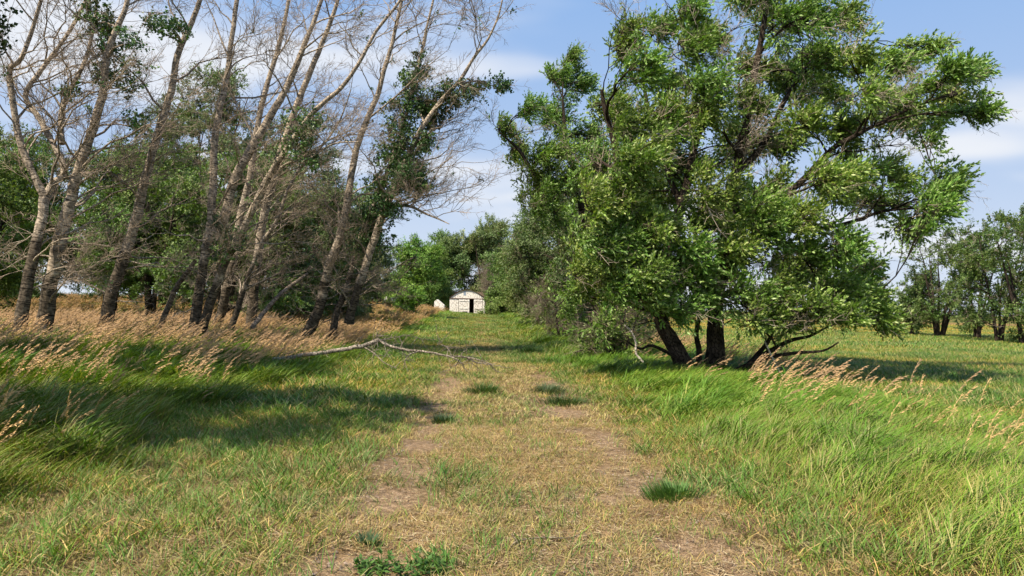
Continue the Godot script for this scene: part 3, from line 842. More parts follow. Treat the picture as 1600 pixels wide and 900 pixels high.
	for k in 3:
		var where := []
		var tint := PackedColorArray()
		var cell: float = [0.16, 0.17, 0.4][k]
		var d: float = [4.0, 11.0, 34.0][k]
		while d < [11.0, 34.0, 112.0][k]:
			var half := d * 0.71 + 2.2
			var x := -half
			while x < half:
				var px := x + rf(-0.5, 0.5) * cell
				var pz := -d + rf(-0.5, 0.5) * cell
				x += cell
				var u := px - track_x(pz)
				var n1 := broad.get_noise_2d(px * 1.3 + 50.0, pz * 1.3)
				var n2 := patchy.get_noise_2d(px + 30.0, pz)
				var keep := 0.0
				if u < 0.0:
					keep = smoothstep(-3.9, -4.6, u) * (smoothstep(-0.05, 0.4, n1 + n2 * 0.7) * 0.6 + 0.06 + 0.75 * smoothstep(15.0, 22.0, d) * smoothstep(-0.3, 0.35, n1 + n2 * 0.5))
				elif u < 9.5:
					keep = smoothstep(3.8, 5.2, u) * (smoothstep(-0.1, 0.4, n1 + n2 * 0.8) * 0.24 + 0.05)
					keep = maxf(keep, 0.03 * exp(-pow((d - 15.0) / 2.5, 2)) * smoothstep(3.5, 4.0, u))
				if rng.randf() > keep * grows(px, pz)[0]:
					continue
				var s := rf(0.6, 1.2)
				where.append(Transform3D(Basis(Vector3.UP, rf(-0.7, 0.7)).rotated(Vector3.BACK, rf(-0.35, 0.3)).scaled(Vector3(s, s, s)), Vector3(px, gh(px, pz), pz)))
				tint.append(Color(1, 1, 1) * rf(0.8, 1.2))
			d += cell
		many("panicles", P[k], where, tint, heads)
	# flattened straw on the track
	var litter := Geo.new()
	for k in 9:
		var p := Vector3(rf(-0.06, 0.06), rf(0.004, 0.02), rf(-0.06, 0.06))
		var a := rf(0, TAU)
		var q := Vector3(cos(a), rf(-0.06, 0.1), sin(a)) * rf(0.025, 0.085)
		var w := Vector3(-sin(a), 0.2, cos(a)) * rf(0.001, 0.002)
		var col: Color = [Color(0.42, 0.31, 0.16), Color(0.30, 0.21, 0.12), Color(0.19, 0.12, 0.07), Color(0.50, 0.40, 0.24)][k % 4]
		litter.quad(p - w, p + q - w, p + q + w, p + w, col)
	var lm := litter.mesh(mats.dry)
	var lw := []
	var lt := PackedColorArray()
	for k in 26000:
		var d := 3.6 + 16.0 * pow(rng.randf(), 1.6)
		var px := track_x(-d) + rf(-3.6, 3.2)
		var gr := grows(px, -d)
		if rng.randf() > 0.2 + gr[2] * 0.5 - gr[3] * 0.25 or gr[0] > 0.6:
			continue
		lw.append(Transform3D(Basis(Vector3.UP, rf(0, TAU)).scaled(Vector3.ONE * rf(0.7, 1.4)), Vector3(px, gh(px, -d), -d)))
		lt.append(Color(1, 1, 1) * rf(0.6, 1.2))
	var clod := Geo.new()
	for k in 10:
		var a := TAU * k / 5.0
		var b := TAU * (k + 1) / 5.0
		var lowp := Vector3(cos(a) * 0.012, -0.003, sin(a) * 0.010)
		var lowq := Vector3(cos(b) * 0.012, -0.003, sin(b) * 0.010)
		clod.tri(lowp, Vector3(0.002, 0.009 + 0.002 * sin(k * 2.0), 0.001), lowq, Color(0.27, 0.21, 0.165))
	var cw := []
	var ct := PackedColorArray()
	for k in 9000:
		var d := 3.8 + 14.0 * pow(rng.randf(), 1.5)
		var px := track_x(-d) + rf(-1.4, 2.5)
		if rng.randf() > grows(px, -d)[3] * 0.9:
			continue
		cw.append(Transform3D(Basis(Vector3.UP, rf(0, TAU)).scaled(Vector3(rf(0.4, 1.5), rf(0.4, 1.6), rf(0.4, 1.5))), Vector3(px, gh(px, -d), -d)))
		ct.append(Color(1, 1, 1) * rf(0.55, 1.3))
	many("clods", clod.mesh(mats.dry), cw, ct, stuff("soil_clods", "small crumbs of earth in the worn wheel ruts", "soil"))
	many("straws", lm, lw, lt, stuff("straw_litter", "flattened dry straw and chaff lying on the track", "straw"))

# ---------------------------------------------------------------- clumps of weeds on the track
func weed_clump(label: String, x: float, z: float, wide: float, tall: float, col: Color, count: int) -> void:
	rng.seed = int(x * 1000.0 + 7000.0) + int(-z * 77.0)
	var t := thing("grass_clump", label, "grass clump", Vector3(x, gh(x, z), z), "dark grass clumps on the track")
	var g := Geo.new()
	var lobes := []
	for k in 7:
		var c := Vector2.from_angle(rf(0, TAU)) * rf(0.0, 0.75)
		lobes.append(Vector3(c.x, c.y, rf(0.55, 1.1)))
	for k in count:
		var lobe: Vector3 = lobes[rng.randi() % lobes.size()]
		var q := Vector2(lobe.x, lobe.y) + Vector2.from_angle(rf(0, TAU)) * sqrt(rng.randf()) * 0.55 * lobe.z
		var edge := (1.0 - 0.4 * q.length_squared()) * lobe.z
		var out := atan2(q.y, q.x)
		blade(g, Vector3(q.x * wide * 0.4, -0.01, q.y * wide * 0.32), tall * rf(0.6, 1.1) * edge, 0.008, out + rf(-0.6, 0.6) * 1.5, rf(0.0, 0.4) + q.length() * 0.4, rf(0.5, 1.2), 3, col * rf(0.65, 1.35))
	part("blades", g.mesh(mats.grass), t)

func dead_mat(label: String, x: float, z: float, wide: float, count: int) -> void:
	rng.seed = int(x * 500.0) + 3
	var t := thing("dead_grass", label, "dead grass", Vector3(x, gh(x, z), z), "flattened brown dead grass")
	var g := Geo.new()
	for k in count:
		var q := Vector2.from_angle(rf(0, TAU)) * sqrt(rng.randf()) * wide * 0.5
		blade(g, Vector3(q.x, 0.0, q.y * 0.7), rf(0.08, 0.22), 0.005, rf(-0.9, 0.9) + (PI if rng.randf() < 0.3 else 0.0), rf(0.7, 1.2), rf(1.3, 1.8), 3, [Color(0.17, 0.10, 0.055), Color(0.24, 0.15, 0.08), Color(0.12, 0.075, 0.045)][k % 3] * rf(0.7, 1.2))
	part("blades", g.mesh(mats.dry), t).set_meta("kind", "stuff")

func broad_weed(label: String, x: float, z: float, wide: float, tall: float, col: Color, count: int) -> void:
	rng.seed = int(x * 900.0 + 9000.0) + int(-z * 57.0)
	var t := thing("leafy_weed", label, "weed", Vector3(x, gh(x, z), z), "leafy weeds near the camera")
	var g := Geo.new()
	var s := Geo.new()
	for k in count / 9:
		var a := rf(0, TAU)
		var rr := wide * 0.5 * sqrt(rng.randf())
		var foot := Vector3(cos(a) * rr * 0.6, -0.01, sin(a) * rr * 0.6)
		var top := Vector3(cos(a) * rr, tall * rf(0.6, 1.1), sin(a) * rr)
		s.tube([foot, foot.lerp(top, 0.5) + ball() * 0.01, top], [0.003, 0.0025, 0.001], 4, [col * 0.9])
		for j in 9:
			var p := foot.lerp(top, rf(0.25, 1.0))
			one_leaf(g, p, Vector3(rf(-1, 1), rf(-0.1, 0.8), rf(-1, 1)), rf(0.03, 0.06), rf(0.014, 0.026), col * rf(0.7, 1.3))
	s.uv.clear()
	part("stems", s.mesh(mats.twig), t)
	part("leaves", g.mesh(mats.grass), t)

# ---------------------------------------------------------------- dead wood
func dead_branch(called: String, label: String, category: String, stems: Array, col: Color, twigs: int, seed_: int, girth := 1.0) -> void:
	rng.seed = seed_
	var first = stems[0][0]
	var base := Vector3(first[0], gh(first[0], first[2]), first[2])
	var t := thing(called, label, category, base)
	var g := Geo.new()
	var twig_geo := Geo.new()
	for k in stems.size():
		var sm := smooth(stems[k], 4)
		var pos := []
		var cols := []
		for j in sm[0].size():
			pos.append(sm[0][j] - base + ball() * sm[1][j] * 0.2)
			cols.append(col * rf(0.75, 1.2))
		g.tube(pos, sm[1].map(func(r): return r * girth), 8 if k < 2 else 5, cols, 1.2)
		for j in int(twigs * (1.0 if k < 2 else 0.4)):
			var f := rng.randi_range(1, pos.size() - 1)
			var p: Vector3 = pos[f]
			var dir := (ball() + Vector3(0.4, -0.1, 0.1)).normalized()
			var l := rf(0.15, 0.7)
			twig_geo.tube(bezier(p, p + dir * l * 0.5, p + dir * l + ball() * l * 0.35, 4, l * 0.06), taper(5, 0.009, 0.003), 4, [col * rf(0.6, 1.2)])
	part("limb", g.mesh(mats.poplar), t)
	if twigs:
		part("twigs", twig_geo.mesh(mats.poplar), t).set_meta("kind", "stuff")

# ---------------------------------------------------------------- shed
func make_shed() -> void:
	var t := thing("shed", "old white shed with a curved roof and a dark open doorway", "shed", Vector3(-5.85, gh(-5.85, -100.0), -100.0))
	t.rotation.y = 0.05
	var hw := 2.28
	var eave := 1.95
	var rise := 1.12
	var deep := 5.0
	var front := 0.0
	# front wall boards between the door posts; each panel stands a little differently
	var panels := [[-hw, -1.15, 0.0, eave, 0.0], [-1.1, 0.28, 0.0, eave - 0.06, 0.03], [0.86, 1.98, -0.02, eave - 0.03, 0.05], [2.02, hw, 0.05, eave, 0.0]]
	for k in panels.size():
		var q = panels[k]
		var called: String = "door" if k == 1 or k == 2 else "front_wall"
		var n := maxi(1, int(roundf((q[1] - q[0]) / 0.22)))
		var holder := Node3D.new()
		holder.name = called
		t.add_child(holder, true)
		for j in n:
			var a: float = lerpf(q[0], q[1], float(j) / n)
			var b: float = lerpf(q[0], q[1], float(j + 1) / n)
			var low: float = q[2] + (0.28 if k == 1 and j >= 2 and j <= 4 else 0.0)
			var g := Geo.new()
			var off := 0.012 * sin(j * 2.7 + k)
			g.box(Vector3(a + 0.006, low, front - 0.03 + q[4] + off), Vector3(b - 0.006, q[3], front + q[4] + off))
			part("board", g.mesh(mats.paint), holder)
		if called == "door":
			for y in [0.62, 1.62]:
				var g := Geo.new()
				g.box(Vector3(q[0] + 0.05, y, front + q[4] + 0.014), Vector3(q[1] - 0.05, y + 0.12, front + q[4] + 0.04))
				part("batten", g.mesh(mats.paint), holder)
	var arc := []
	for k in 17:
		var f := k / 16.0 * 2.0 - 1.0
		arc.append(Vector2(f * (hw + 0.12), eave + 0.08 + rise * (1.0 - pow(absf(f), 1.9))))
	# the gable, a weathered beam below it, roof skin, side and back walls
	var g := Geo.new()
	for k in 16:
		for f in [0.0, -0.05]:
			var p := [Vector3(arc[k].x * 0.95, eave + 0.06, f), Vector3(arc[k].x * 0.95, arc[k].y - 0.04, f), Vector3(arc[k + 1].x * 0.95, arc[k + 1].y - 0.04, f), Vector3(arc[k + 1].x * 0.95, eave + 0.06, f)]
			if f < 0.0:
				p.reverse()
			g.quad(p[0], p[1], p[2], p[3], Color.WHITE)
	part("gable", g.mesh(mats.paint), t)
	g = Geo.new()
	g.box(Vector3(-hw - 0.02, eave - 0.02, -0.03), Vector3(hw - 0.05, eave + 0.06, 0.07))
	part("beam", g.mesh(mats.rust), t, "weathered brown beam under the gable")
	g = Geo.new()
	for y in [0.12, 0.5, 0.82]:
		var x0: float = -0.55 + y * 0.2
		g.quad(Vector3(x0, eave + 0.45 + y * 0.1, 0.012), Vector3(x0 + 0.05, eave + 0.95, 0.012), Vector3(x0 + 0.32, eave + 1.0 - y * 0.12, 0.012), Vector3(x0 + 0.3, eave + 0.4, 0.012), Color.WHITE)
		break
	part("patch", g.mesh(plain(Color(0.55, 0.6, 0.68), 0.7)), t, "blue grey sheet nailed to the gable")
	g = Geo.new()
	for k in 16:
		var a: Vector2 = arc[k]
		var b: Vector2 = arc[k + 1]
		g.quad(Vector3(a.x, a.y, 0.12), Vector3(a.x, a.y, -deep), Vector3(b.x, b.y, -deep), Vector3(b.x, b.y, 0.12), Color.WHITE)
		g.quad(Vector3(a.x, a.y - 0.05, 0.12), Vector3(a.x, a.y, 0.12), Vector3(b.x, b.y, 0.12), Vector3(b.x, b.y - 0.05, 0.12), Color.WHITE)
		g.quad(Vector3(b.x, b.y - 0.05, 0.12), Vector3(b.x, b.y - 0.05, -deep), Vector3(a.x, a.y - 0.05, -deep), Vector3(a.x, a.y - 0.05, 0.12), Color.WHITE)
	part("roof", g.mesh(mats.rust), t)
	for s in [-1.0, 1.0]:
		g = Geo.new()
		g.box(Vector3(s * hw - 0.04, 0, -deep + 0.05), Vector3(s * hw + 0.04, eave, -0.04))
		part("side_wall", g.mesh(mats.paint), t)
	g = Geo.new()
	g.box(Vector3(-hw, 0, -deep), Vector3(hw, eave + rise * 0.9, -deep + 0.04))
	part("back_wall", g.mesh(mats.shadow_wood), t)
	g = Geo.new()
	g.box(Vector3(-hw + 0.05, 0.0, -deep + 0.05), Vector3(hw - 0.05, 0.06, -0.06))
	part("floor", g.mesh(mats.shadow_wood), t)

func make_small_things() -> void:
	# a white lean-to half hidden in the brush beside the shed
	var t := thing("lean_to", "small white lean-to with a sloping top left of the shed", "shed", Vector3(-9.35, gh(-9.35, -98.0) - 0.15, -98.0))
	var g := Geo.new()
	var prof := [Vector2(-0.65, 0.2), Vector2(-0.65, 1.55), Vector2(-0.3, 1.85), Vector2(0.62, 1.1), Vector2(0.62, 0.0)]
	for k in range(1, 4):
		g.quad(Vector3(prof[0].x, 0, 0), Vector3(prof[k].x, prof[k].y, 0), Vector3(prof[k + 1].x, prof[k + 1].y, 0), Vector3(prof[k + 1].x, prof[k + 1].y, 0), Color.WHITE)
		g.quad(Vector3(prof[k].x, prof[k].y, 0), Vector3(prof[k].x, prof[k].y, -1.6), Vector3(prof[k + 1].x, prof[k + 1].y, -1.6), Vector3(prof[k + 1].x, prof[k + 1].y, 0), Color.WHITE)
	g.quad(Vector3(-0.65, 0, -1.6), Vector3(-0.65, 1.55, -1.6), Vector3(-0.65, 1.55, 0), Vector3(-0.65, 0, 0), Color.WHITE)
	part("wall", g.mesh(mats.paint), t)
	# a round white tank seen end-on
	var at := Vector3(-11.4, gh(-11.4, -70.0), -70.0)
	t = thing("tank", "small round white object in the grass left of the bright green tree", "tank", at)
	g = Geo.new()
	var pts := []
	var rad := []
	for k in 9:
		pts.append(Vector3(0, 1.2, 0.75 - 0.18 * (1.0 - cos(k / 8.0 * PI / 2))))
		rad.append(0.3 * sin(k / 8.0 * PI / 2) + 0.004)
	pts.append(Vector3(0, 1.2, -0.75))
	rad.append(0.3)
	pts.append(Vector3(0, 1.2, -0.9))
	rad.append(0.02)
	g.tube(pts, rad, 20, [Color.WHITE])
	part("shell", g.mesh(mats.white_tank), t)
	for z in [-0.45, 0.35]:
		g = Geo.new()
		g.box(Vector3(-0.2, -0.1, z - 0.05), Vector3(0.2, 0.96, z + 0.05))
		part("leg", g.mesh(mats.shadow_wood), t)
	# a thin twig in the dry grass near the camera
	dead_branch("fallen_twig", "thin pale forked twig lying on the dry grass near the camera", "twig", [[[0.02, 0.03, -5.15, 0.006], [0.07, 0.05, -5.22, 0.006], [0.16, 0.045, -5.3, 0.005], [0.3, 0.05, -5.32, 0.005], [0.45, 0.04, -5.36, 0.003], [0.58, 0.06, -5.5, 0.002]], [[0.07, 0.05, -5.22, 0.005], [0.03, 0.06, -5.35, 0.003]]], Color(0.5, 0.44, 0.36), 0, 5)

# ---------------------------------------------------------------- the scene
func _ready() -> void:
	var cam := Camera3D.new()
	cam.name = "camera"
	cam.position = Vector3(0, 1.65, 0)
	cam.rotation_degrees = Vector3(1.4, 0, 1.1)
	cam.fov = 41.56
	cam.near = 0.1
	cam.far = 5000.0
	add_child(cam)
	cam.current = true
	var env := Environment.new()
	env.background_mode = Environment.BG_SKY
	env.sky = make_sky()
	env.tonemap_mode = Environment.TONE_MAPPER_LINEAR
	env.tonemap_exposure = 1.65
	env.sdfgi_enabled = true
	env.ssao_enabled = true
	env.ssil_enabled = true
	var we := WorldEnvironment.new()
	we.name = "environment"
	we.environment = env
	add_child(we)
	var sun := DirectionalLight3D.new()
	sun.name = "sun"
	sun.light_energy = 1.6
	sun.light_color = Color(1.0, 0.945, 0.85)
	sun.light_angular_distance = 0.5
	sun.shadow_enabled = true
	add_child(sun)
	sun.look_at_from_position(Vector3(-0.37, 0.84, 0.40), Vector3.ZERO)

	broad.seed = 5
	broad.frequency = 0.16
	broad.fractal_octaves = 2
	patchy.seed = 21
	patchy.frequency = 0.7
	patchy.fractal_octaves = 2
	fine.seed = 9
	fine.frequency = 2.2
	fine.fractal_octaves = 2
	make_materials()
	make_ground()
	make_trees()
	make_shed()
	make_small_things()
	make_grass()
	make_weeds()

func make_weeds() -> void:
	dead_mat("flattened brown dead grass right of the track near the camera", 1.15, -6.3, 0.5, 260)
	dead_mat("brown dead grass mat at the lower right beside the tall grass", 1.9, -5.75, 0.6, 320)
	var dark := Color(0.055, 0.115, 0.035)
	weed_clump("round dark green grass clump alone in the middle of the track", -0.47, -14.4, 0.9, 0.42, Color(0.07, 0.14, 0.04), 650)
	weed_clump("rounded bright green grass clump right of the track near the camera", 1.5, -6.75, 0.8, 0.25, Color(0.10, 0.20, 0.05), 620)
	weed_clump("low dark grass clump at the edge of the bare earth rut", -0.95, -11.1, 0.6, 0.24, Color(0.05, 0.09, 0.04), 420)
	weed_clump("wide blue green grass clump right of the lone round clump", 0.7, -14.9, 1.2, 0.34, Color(0.075, 0.115, 0.05), 700)
	weed_clump("blue green grass clump in front of the wide one", 0.95, -13.3, 1.3, 0.32, Color(0.07, 0.125, 0.045), 700)
	weed_clump("dark grass clump between the fallen branch tip and the elms", 0.85, -27.0, 1.6, 0.55, dark, 700)
	weed_clump("small dark grass tuft at the bottom edge beside the leafy weeds", -0.95, -5.25, 0.24, 0.16, Color(0.05, 0.10, 0.04), 160)
	broad_weed("low leafy green weed at the bottom edge of the picture", -0.52, -4.72, 0.42, 0.10, Color(0.07, 0.15, 0.03), 420)
	broad_weed("small leafy green weed left of the larger one at bottom edge", -0.84, -4.75, 0.28, 0.09, Color(0.08, 0.16, 0.035), 240)

func make_trees() -> void:
	for k in poplar_stems:   # the traced girths were a little full
		for s in poplar_stems[k]:
			for q in s:
				q[3] *= 0.84
	rng.seed = 99
	twig_mesh = bare_twig()
	var elm := [Color(0.12, 0.205, 0.042), Color(0.155, 0.25, 0.05), Color(0.09, 0.165, 0.035), Color(0.23, 0.31, 0.085), Color(0.34, 0.41, 0.18)]
	var pop := [Color(0.05, 0.095, 0.028), Color(0.065, 0.12, 0.035), Color(0.04, 0.075, 0.025), Color(0.12, 0.16, 0.07)]
	var far := [Color(0.085, 0.135, 0.04), Color(0.11, 0.16, 0.05), Color(0.07, 0.11, 0.035), Color(0.15, 0.19, 0.08)]
	leaf.elm = []
	leaf.poplar = []
	leaf.far = []
	for k in 2:
		leaf.elm.append(spray({"long": 0.5, "sides": 5, "leaves": 46, "leaf": 0.092, "shape": 0.42, "forward": 2.2, "colors": elm}, mats.elm_leaf))
		leaf.poplar.append(spray({"long": 0.42, "sides": 4, "leaves": 20, "leaf": 0.085, "shape": 0.8, "forward": 0.5, "colors": pop}, mats.poplar_leaf))
		leaf.far.append(spray({"long": 0.8, "sides": 7, "leaves": 56, "leaf": 0.13, "shape": 0.6, "forward": 0.8, "colors": far}, mats.far_leaf))
	var names_of := {
		"poplar_a": "forked poplar trunk nearest the left edge of the picture",
		"poplar_b": "thick leaning poplar second from the left edge, dark leaves on top",
		"poplar_c": "tall bare poplar standing alone, third trunk from the left edge",
		"poplar_d": "bare poplar with two stems parting low in the trunk cluster",
		"poplar_e": "slender poplar leaning far right out of the trunk cluster",
		"poplar_f": "straight bare poplar just behind the trunk cluster",
		"poplar_g": "bare poplar right of the trunk cluster with a shaded foot",
		"poplar_h": "bare curved poplar, leftmost of the three nearest the track",
		"poplar_i": "leaf-clad thin poplar in the middle of the three nearest the track",
		"poplar_j": "poplar leaning over the track with a bare drooping limb",
		"poplar_k": "thin crooked poplar stem between the cluster and the track",
	}
	var seeded := 300
	for k in names_of:
		seeded += 1
		rng.seed = seeded
		var s = poplar_stems[k]
		var t := thing("poplar_tree", names_of[k], "tree", Vector3(s[0][0][0], gh(s[0][0][0], s[0][0][2]), s[0][0][2]), "half-bare poplars along the left verge")
		grow(t, s, poplar_clumps.get(k, []), {"pale": true, "bark": Color(0.66, 0.59, 0.51), "base_bark": Color(0.19, 0.165, 0.14), "rough_to": 2.5, "leaf": "poplar", "wind": 0.25, "subs": 17 if k in ["poplar_i", "poplar_j"] else 9, "sprays": 8 if k in ["poplar_i", "poplar_j"] else 6, "bare": 0.04, "swell": 1.2 if k in ["poplar_i", "poplar_j"] else 1.05, "low_twigs": 0.8, "tint": Color(1.3, 1.45, 1.25), "branch_gap": 0.46, "branch_from": 0.9, "branch_long": 2.6, "twig": Color(0.72, 0.68, 0.64), "stray_leaf": 0.04, "lift": 0.2})
	dead_branch("dead_snag", "short broken dark trunk leaning right among the poplars", "dead tree", poplar_stems["snag"], Color(0.3, 0.26, 0.22), 8, 71)
	dead_branch("propped_branch", "dead pole leaning up from the grass beside the poplars", "branch", [prop_stem], Color(0.42, 0.36, 0.31), 10, 72)
	dead_branch("fallen_branch", "long grey fallen branch lying across the grass left of the track", "branch", fallen_stems, Color(0.50, 0.46, 0.41), 30, 73, 0.62)
	dead_branch("dead_branch", "pale dead branch hanging to the grass left of the elm trunks", "branch", [pale1], Color(0.9, 0.84, 0.76), 0, 74)
	dead_branch("dead_branch", "pale thin dead branch hanging to the grass right of the elm trunks", "branch", [pale2], Color(0.85, 0.8, 0.72), 0, 75)
	# trees beyond the left edge of the frame, whose shade lies on the grass
	for a in [["poplar beyond the left edge whose shade lies on the near grass", -8.6, -6.6, 11.5, 3.0], ["poplar beyond the left edge beside the forked trunk", -11.8, -12.2, 12.5, 3.4]]:
		random_tree("poplar_tree", a[0], "tree", "half-bare poplars along the left verge", a[1], a[2], {"h": a[3], "rx": a[4], "low": 6.2, "r": 0.2, "clumps": 22, "clump": 1.35, "subs": 12, "sprays": 10, "leaf": "poplar", "pale": true, "bark": Color(0.66, 0.59, 0.51), "wind": 0.25, "spread": 0.12, "stems": 2})
	# the elms
	var dark_bark := Color(0.125, 0.105, 0.09)
	var e := ["wind-blown elm with a trunk leaning left in front on the right", "largest wind-blown elm with an upright trunk and long right limbs", "elm behind the leaning one, its crown reaching left over the track"]
	for k in 3:
		rng.seed = 400 + k
		var key: String = ["a", "b", "c"][k]
		var s = elm_stems[key]
		var t := thing("elm_tree", e[k], "tree", Vector3(s[0][0][0], gh(s[0][0][0], s[0][0][2]), s[0][0][2]), "wind-blown elms along the right verge")
		grow(t, s, elm_clumps[key], {"bark": dark_bark, "base_bark": dark_bark * 0.8, "rough_to": 1.0, "leaf": "elm", "wind": 0.9, "subs": 18, "sprays": 10, "bare": 0.05, "branch_gap": 0.5, "branch_from": 1.0, "branch_long": 1.7, "stray_leaf": 0.15, "twig": Color(0.95, 0.95, 0.95), "tint": Color(1.15, 1.22, 1.15)})
	# more of the row behind them, going away beside the track
	var row := [
		["dead_shrub", "grey tangle of dead brush under the leaning elm", 3.3, -23.5, {"h": 2.1, "rx": 1.6, "low": 0.5, "stems": 7, "spread": 0.45, "r": 0.05, "clumps": 12, "clump": 0.7, "bare": 0.5, "leaf": "elm", "wind": 0.2}],
		["dead_shrub", "grey tangle of dead brush second from the leaning elm", 3.0, -28.5, {"h": 2.3, "rx": 1.8, "low": 0.5, "stems": 7, "spread": 0.45, "r": 0.05, "clumps": 13, "clump": 0.8, "bare": 0.55, "leaf": "elm", "wind": 0.2}],
		["dead_shrub", "grey brush third from the leaning elm, greener on top", 2.4, -35.0, {"h": 3.4, "rx": 2.2, "low": 0.6, "stems": 6, "spread": 0.4, "r": 0.06, "clumps": 15, "clump": 0.9, "bare": 0.75, "leaf": "elm", "wind": 0.2}],
		["elm_tree", "middling elm in the shaded row behind the front elms", 4.3, -34.0, {"h": 8.0, "rx": 3.2, "low": 1.2, "stems": 3, "spread": 0.22, "r": 0.16, "clumps": 30, "clump": 1.15, "bare": 0.15, "leaf": "far", "sprays": 5, "wind": 0.4}],
		["elm_tree", "grey green elm in the row, half its twigs bare", 2.9, -43.0, {"h": 8.4, "rx": 3.4, "low": 1.0, "stems": 3, "spread": 0.22, "r": 0.16, "clumps": 32, "clump": 1.2, "bare": 0.3, "leaf": "far", "sprays": 5, "wind": 0.3, "tint": Color(1.15, 1.1, 1.2)}],
		["elm_tree", "elm in the row right of the shed with crown to the ground", 2.0, -54.0, {"h": 9.6, "rx": 3.8, "low": 0.8, "stems": 3, "spread": 0.2, "r": 0.18, "clumps": 34, "clump": 1.4, "bare": 0.25, "leaf": "far", "sprays": 5, "wind": 0.3, "tint": Color(1.1, 1.1, 1.1)}],
		["elm_tree", "last elm of the row, just right of the shed", 2.4, -72.0, {"h": 9.0, "rx": 4.2, "low": 0.6, "stems": 3, "spread": 0.25, "r": 0.18, "clumps": 34, "clump": 1.6, "bare": 0.12, "leaf": "far", "sprays": 5, "wind": 0.2, "scale": 1.2, "tint": Color(1.2, 1.15, 1.1)}],
		["elm_tree", "rounded green tree close right of the shed's roof", 0.2, -92.0, {"h": 8.2, "rx": 4.4, "low": 0.4, "stems": 3, "spread": 0.25, "r": 0.16, "clumps": 30, "clump": 1.7, "bare": 0.06, "leaf": "far", "sprays": 5, "wind": 0.2, "scale": 1.3, "tint": Color(1.15, 1.3, 1.0)}],
		["willow_tree", "tall pale grey green tree behind the shed", -4.0, -114.0, {"h": 13.5, "rx": 5.6, "low": 1.0, "stems": 3, "spread": 0.2, "r": 0.25, "clumps": 38, "clump": 2.0, "bare": 0.1, "leaf": "far", "sprays": 6, "wind": 0.2, "scale": 1.5, "tint": Color(1.45, 1.35, 1.6)}],
		["willow_tree", "pale green tree behind the lean-to", -10.5, -116.0, {"h": 11.5, "rx": 5.0, "low": 1.0, "stems": 3, "spread": 0.2, "r": 0.22, "clumps": 32, "clump": 1.9, "bare": 0.12, "leaf": "far", "sprays": 6, "wind": 0.2, "scale": 1.5, "tint": Color(1.2, 1.25, 1.3)}],
		["dead_shrub", "pinkish grey leafless bush behind the shed roof", -3.2, -106.0, {"h": 7.0, "rx": 2.4, "low": 1.0, "stems": 6, "spread": 0.22, "r": 0.08, "clumps": 18, "clump": 1.2, "bare": 0.95, "leaf": "far", "wind": 0.1, "scale": 1.3}],
		["maple_tree", "bright green bushy tree left of the shed", -9.0, -68.0, {"h": 6.6, "rx": 2.6, "low": 1.3, "stems": 4, "spread": 0.22, "r": 0.12, "clumps": 30, "clump": 1.0, "bare": 0.03, "leaf": "far", "sprays": 6, "wind": 0.2, "tint": Color(1.25, 1.55, 0.8)}],
		["maple_tree", "green bushy tree between the bright one and the shed", -11.6, -103.0, {"h": 8.6, "rx": 3.2, "low": 1.0, "stems": 4, "spread": 0.22, "r": 0.14, "clumps": 28, "clump": 1.2, "bare": 0.05, "leaf": "far", "sprays": 6, "wind": 0.2, "scale": 1.2, "tint": Color(1.2, 1.35, 0.9)}],
		["dead_shrub", "low grey brush around the round white object", -14.5, -76.0, {"h": 4.2, "rx": 3.6, "low": 0.4, "stems": 8, "spread": 0.5, "r": 0.06, "clumps": 18, "clump": 1.3, "bare": 0.7, "leaf": "far", "wind": 0.1, "scale": 1.2}],
		["dead_shrub", "low grey brush left of the bright green tree", -19.0, -84.0, {"h": 5.0, "rx": 4.2, "low": 0.4, "stems": 8, "spread": 0.5, "r": 0.06, "clumps": 20, "clump": 1.5, "bare": 0.55, "leaf": "far", "wind": 0.1, "scale": 1.3}],
	]
	for a in row:
		var o: Dictionary = a[4]
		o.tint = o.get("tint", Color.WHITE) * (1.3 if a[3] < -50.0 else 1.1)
		o.merge({"bark": dark_bark * 1.25 if a[0] != "dead_shrub" else Color(0.16, 0.14, 0.12), "twig": Color(0.6, 0.58, 0.55)})
		random_tree(a[0], a[1], "tree" if a[0] != "dead_shrub" else "shrub", "trees and brush beyond the front elms" , a[2], a[3], o)
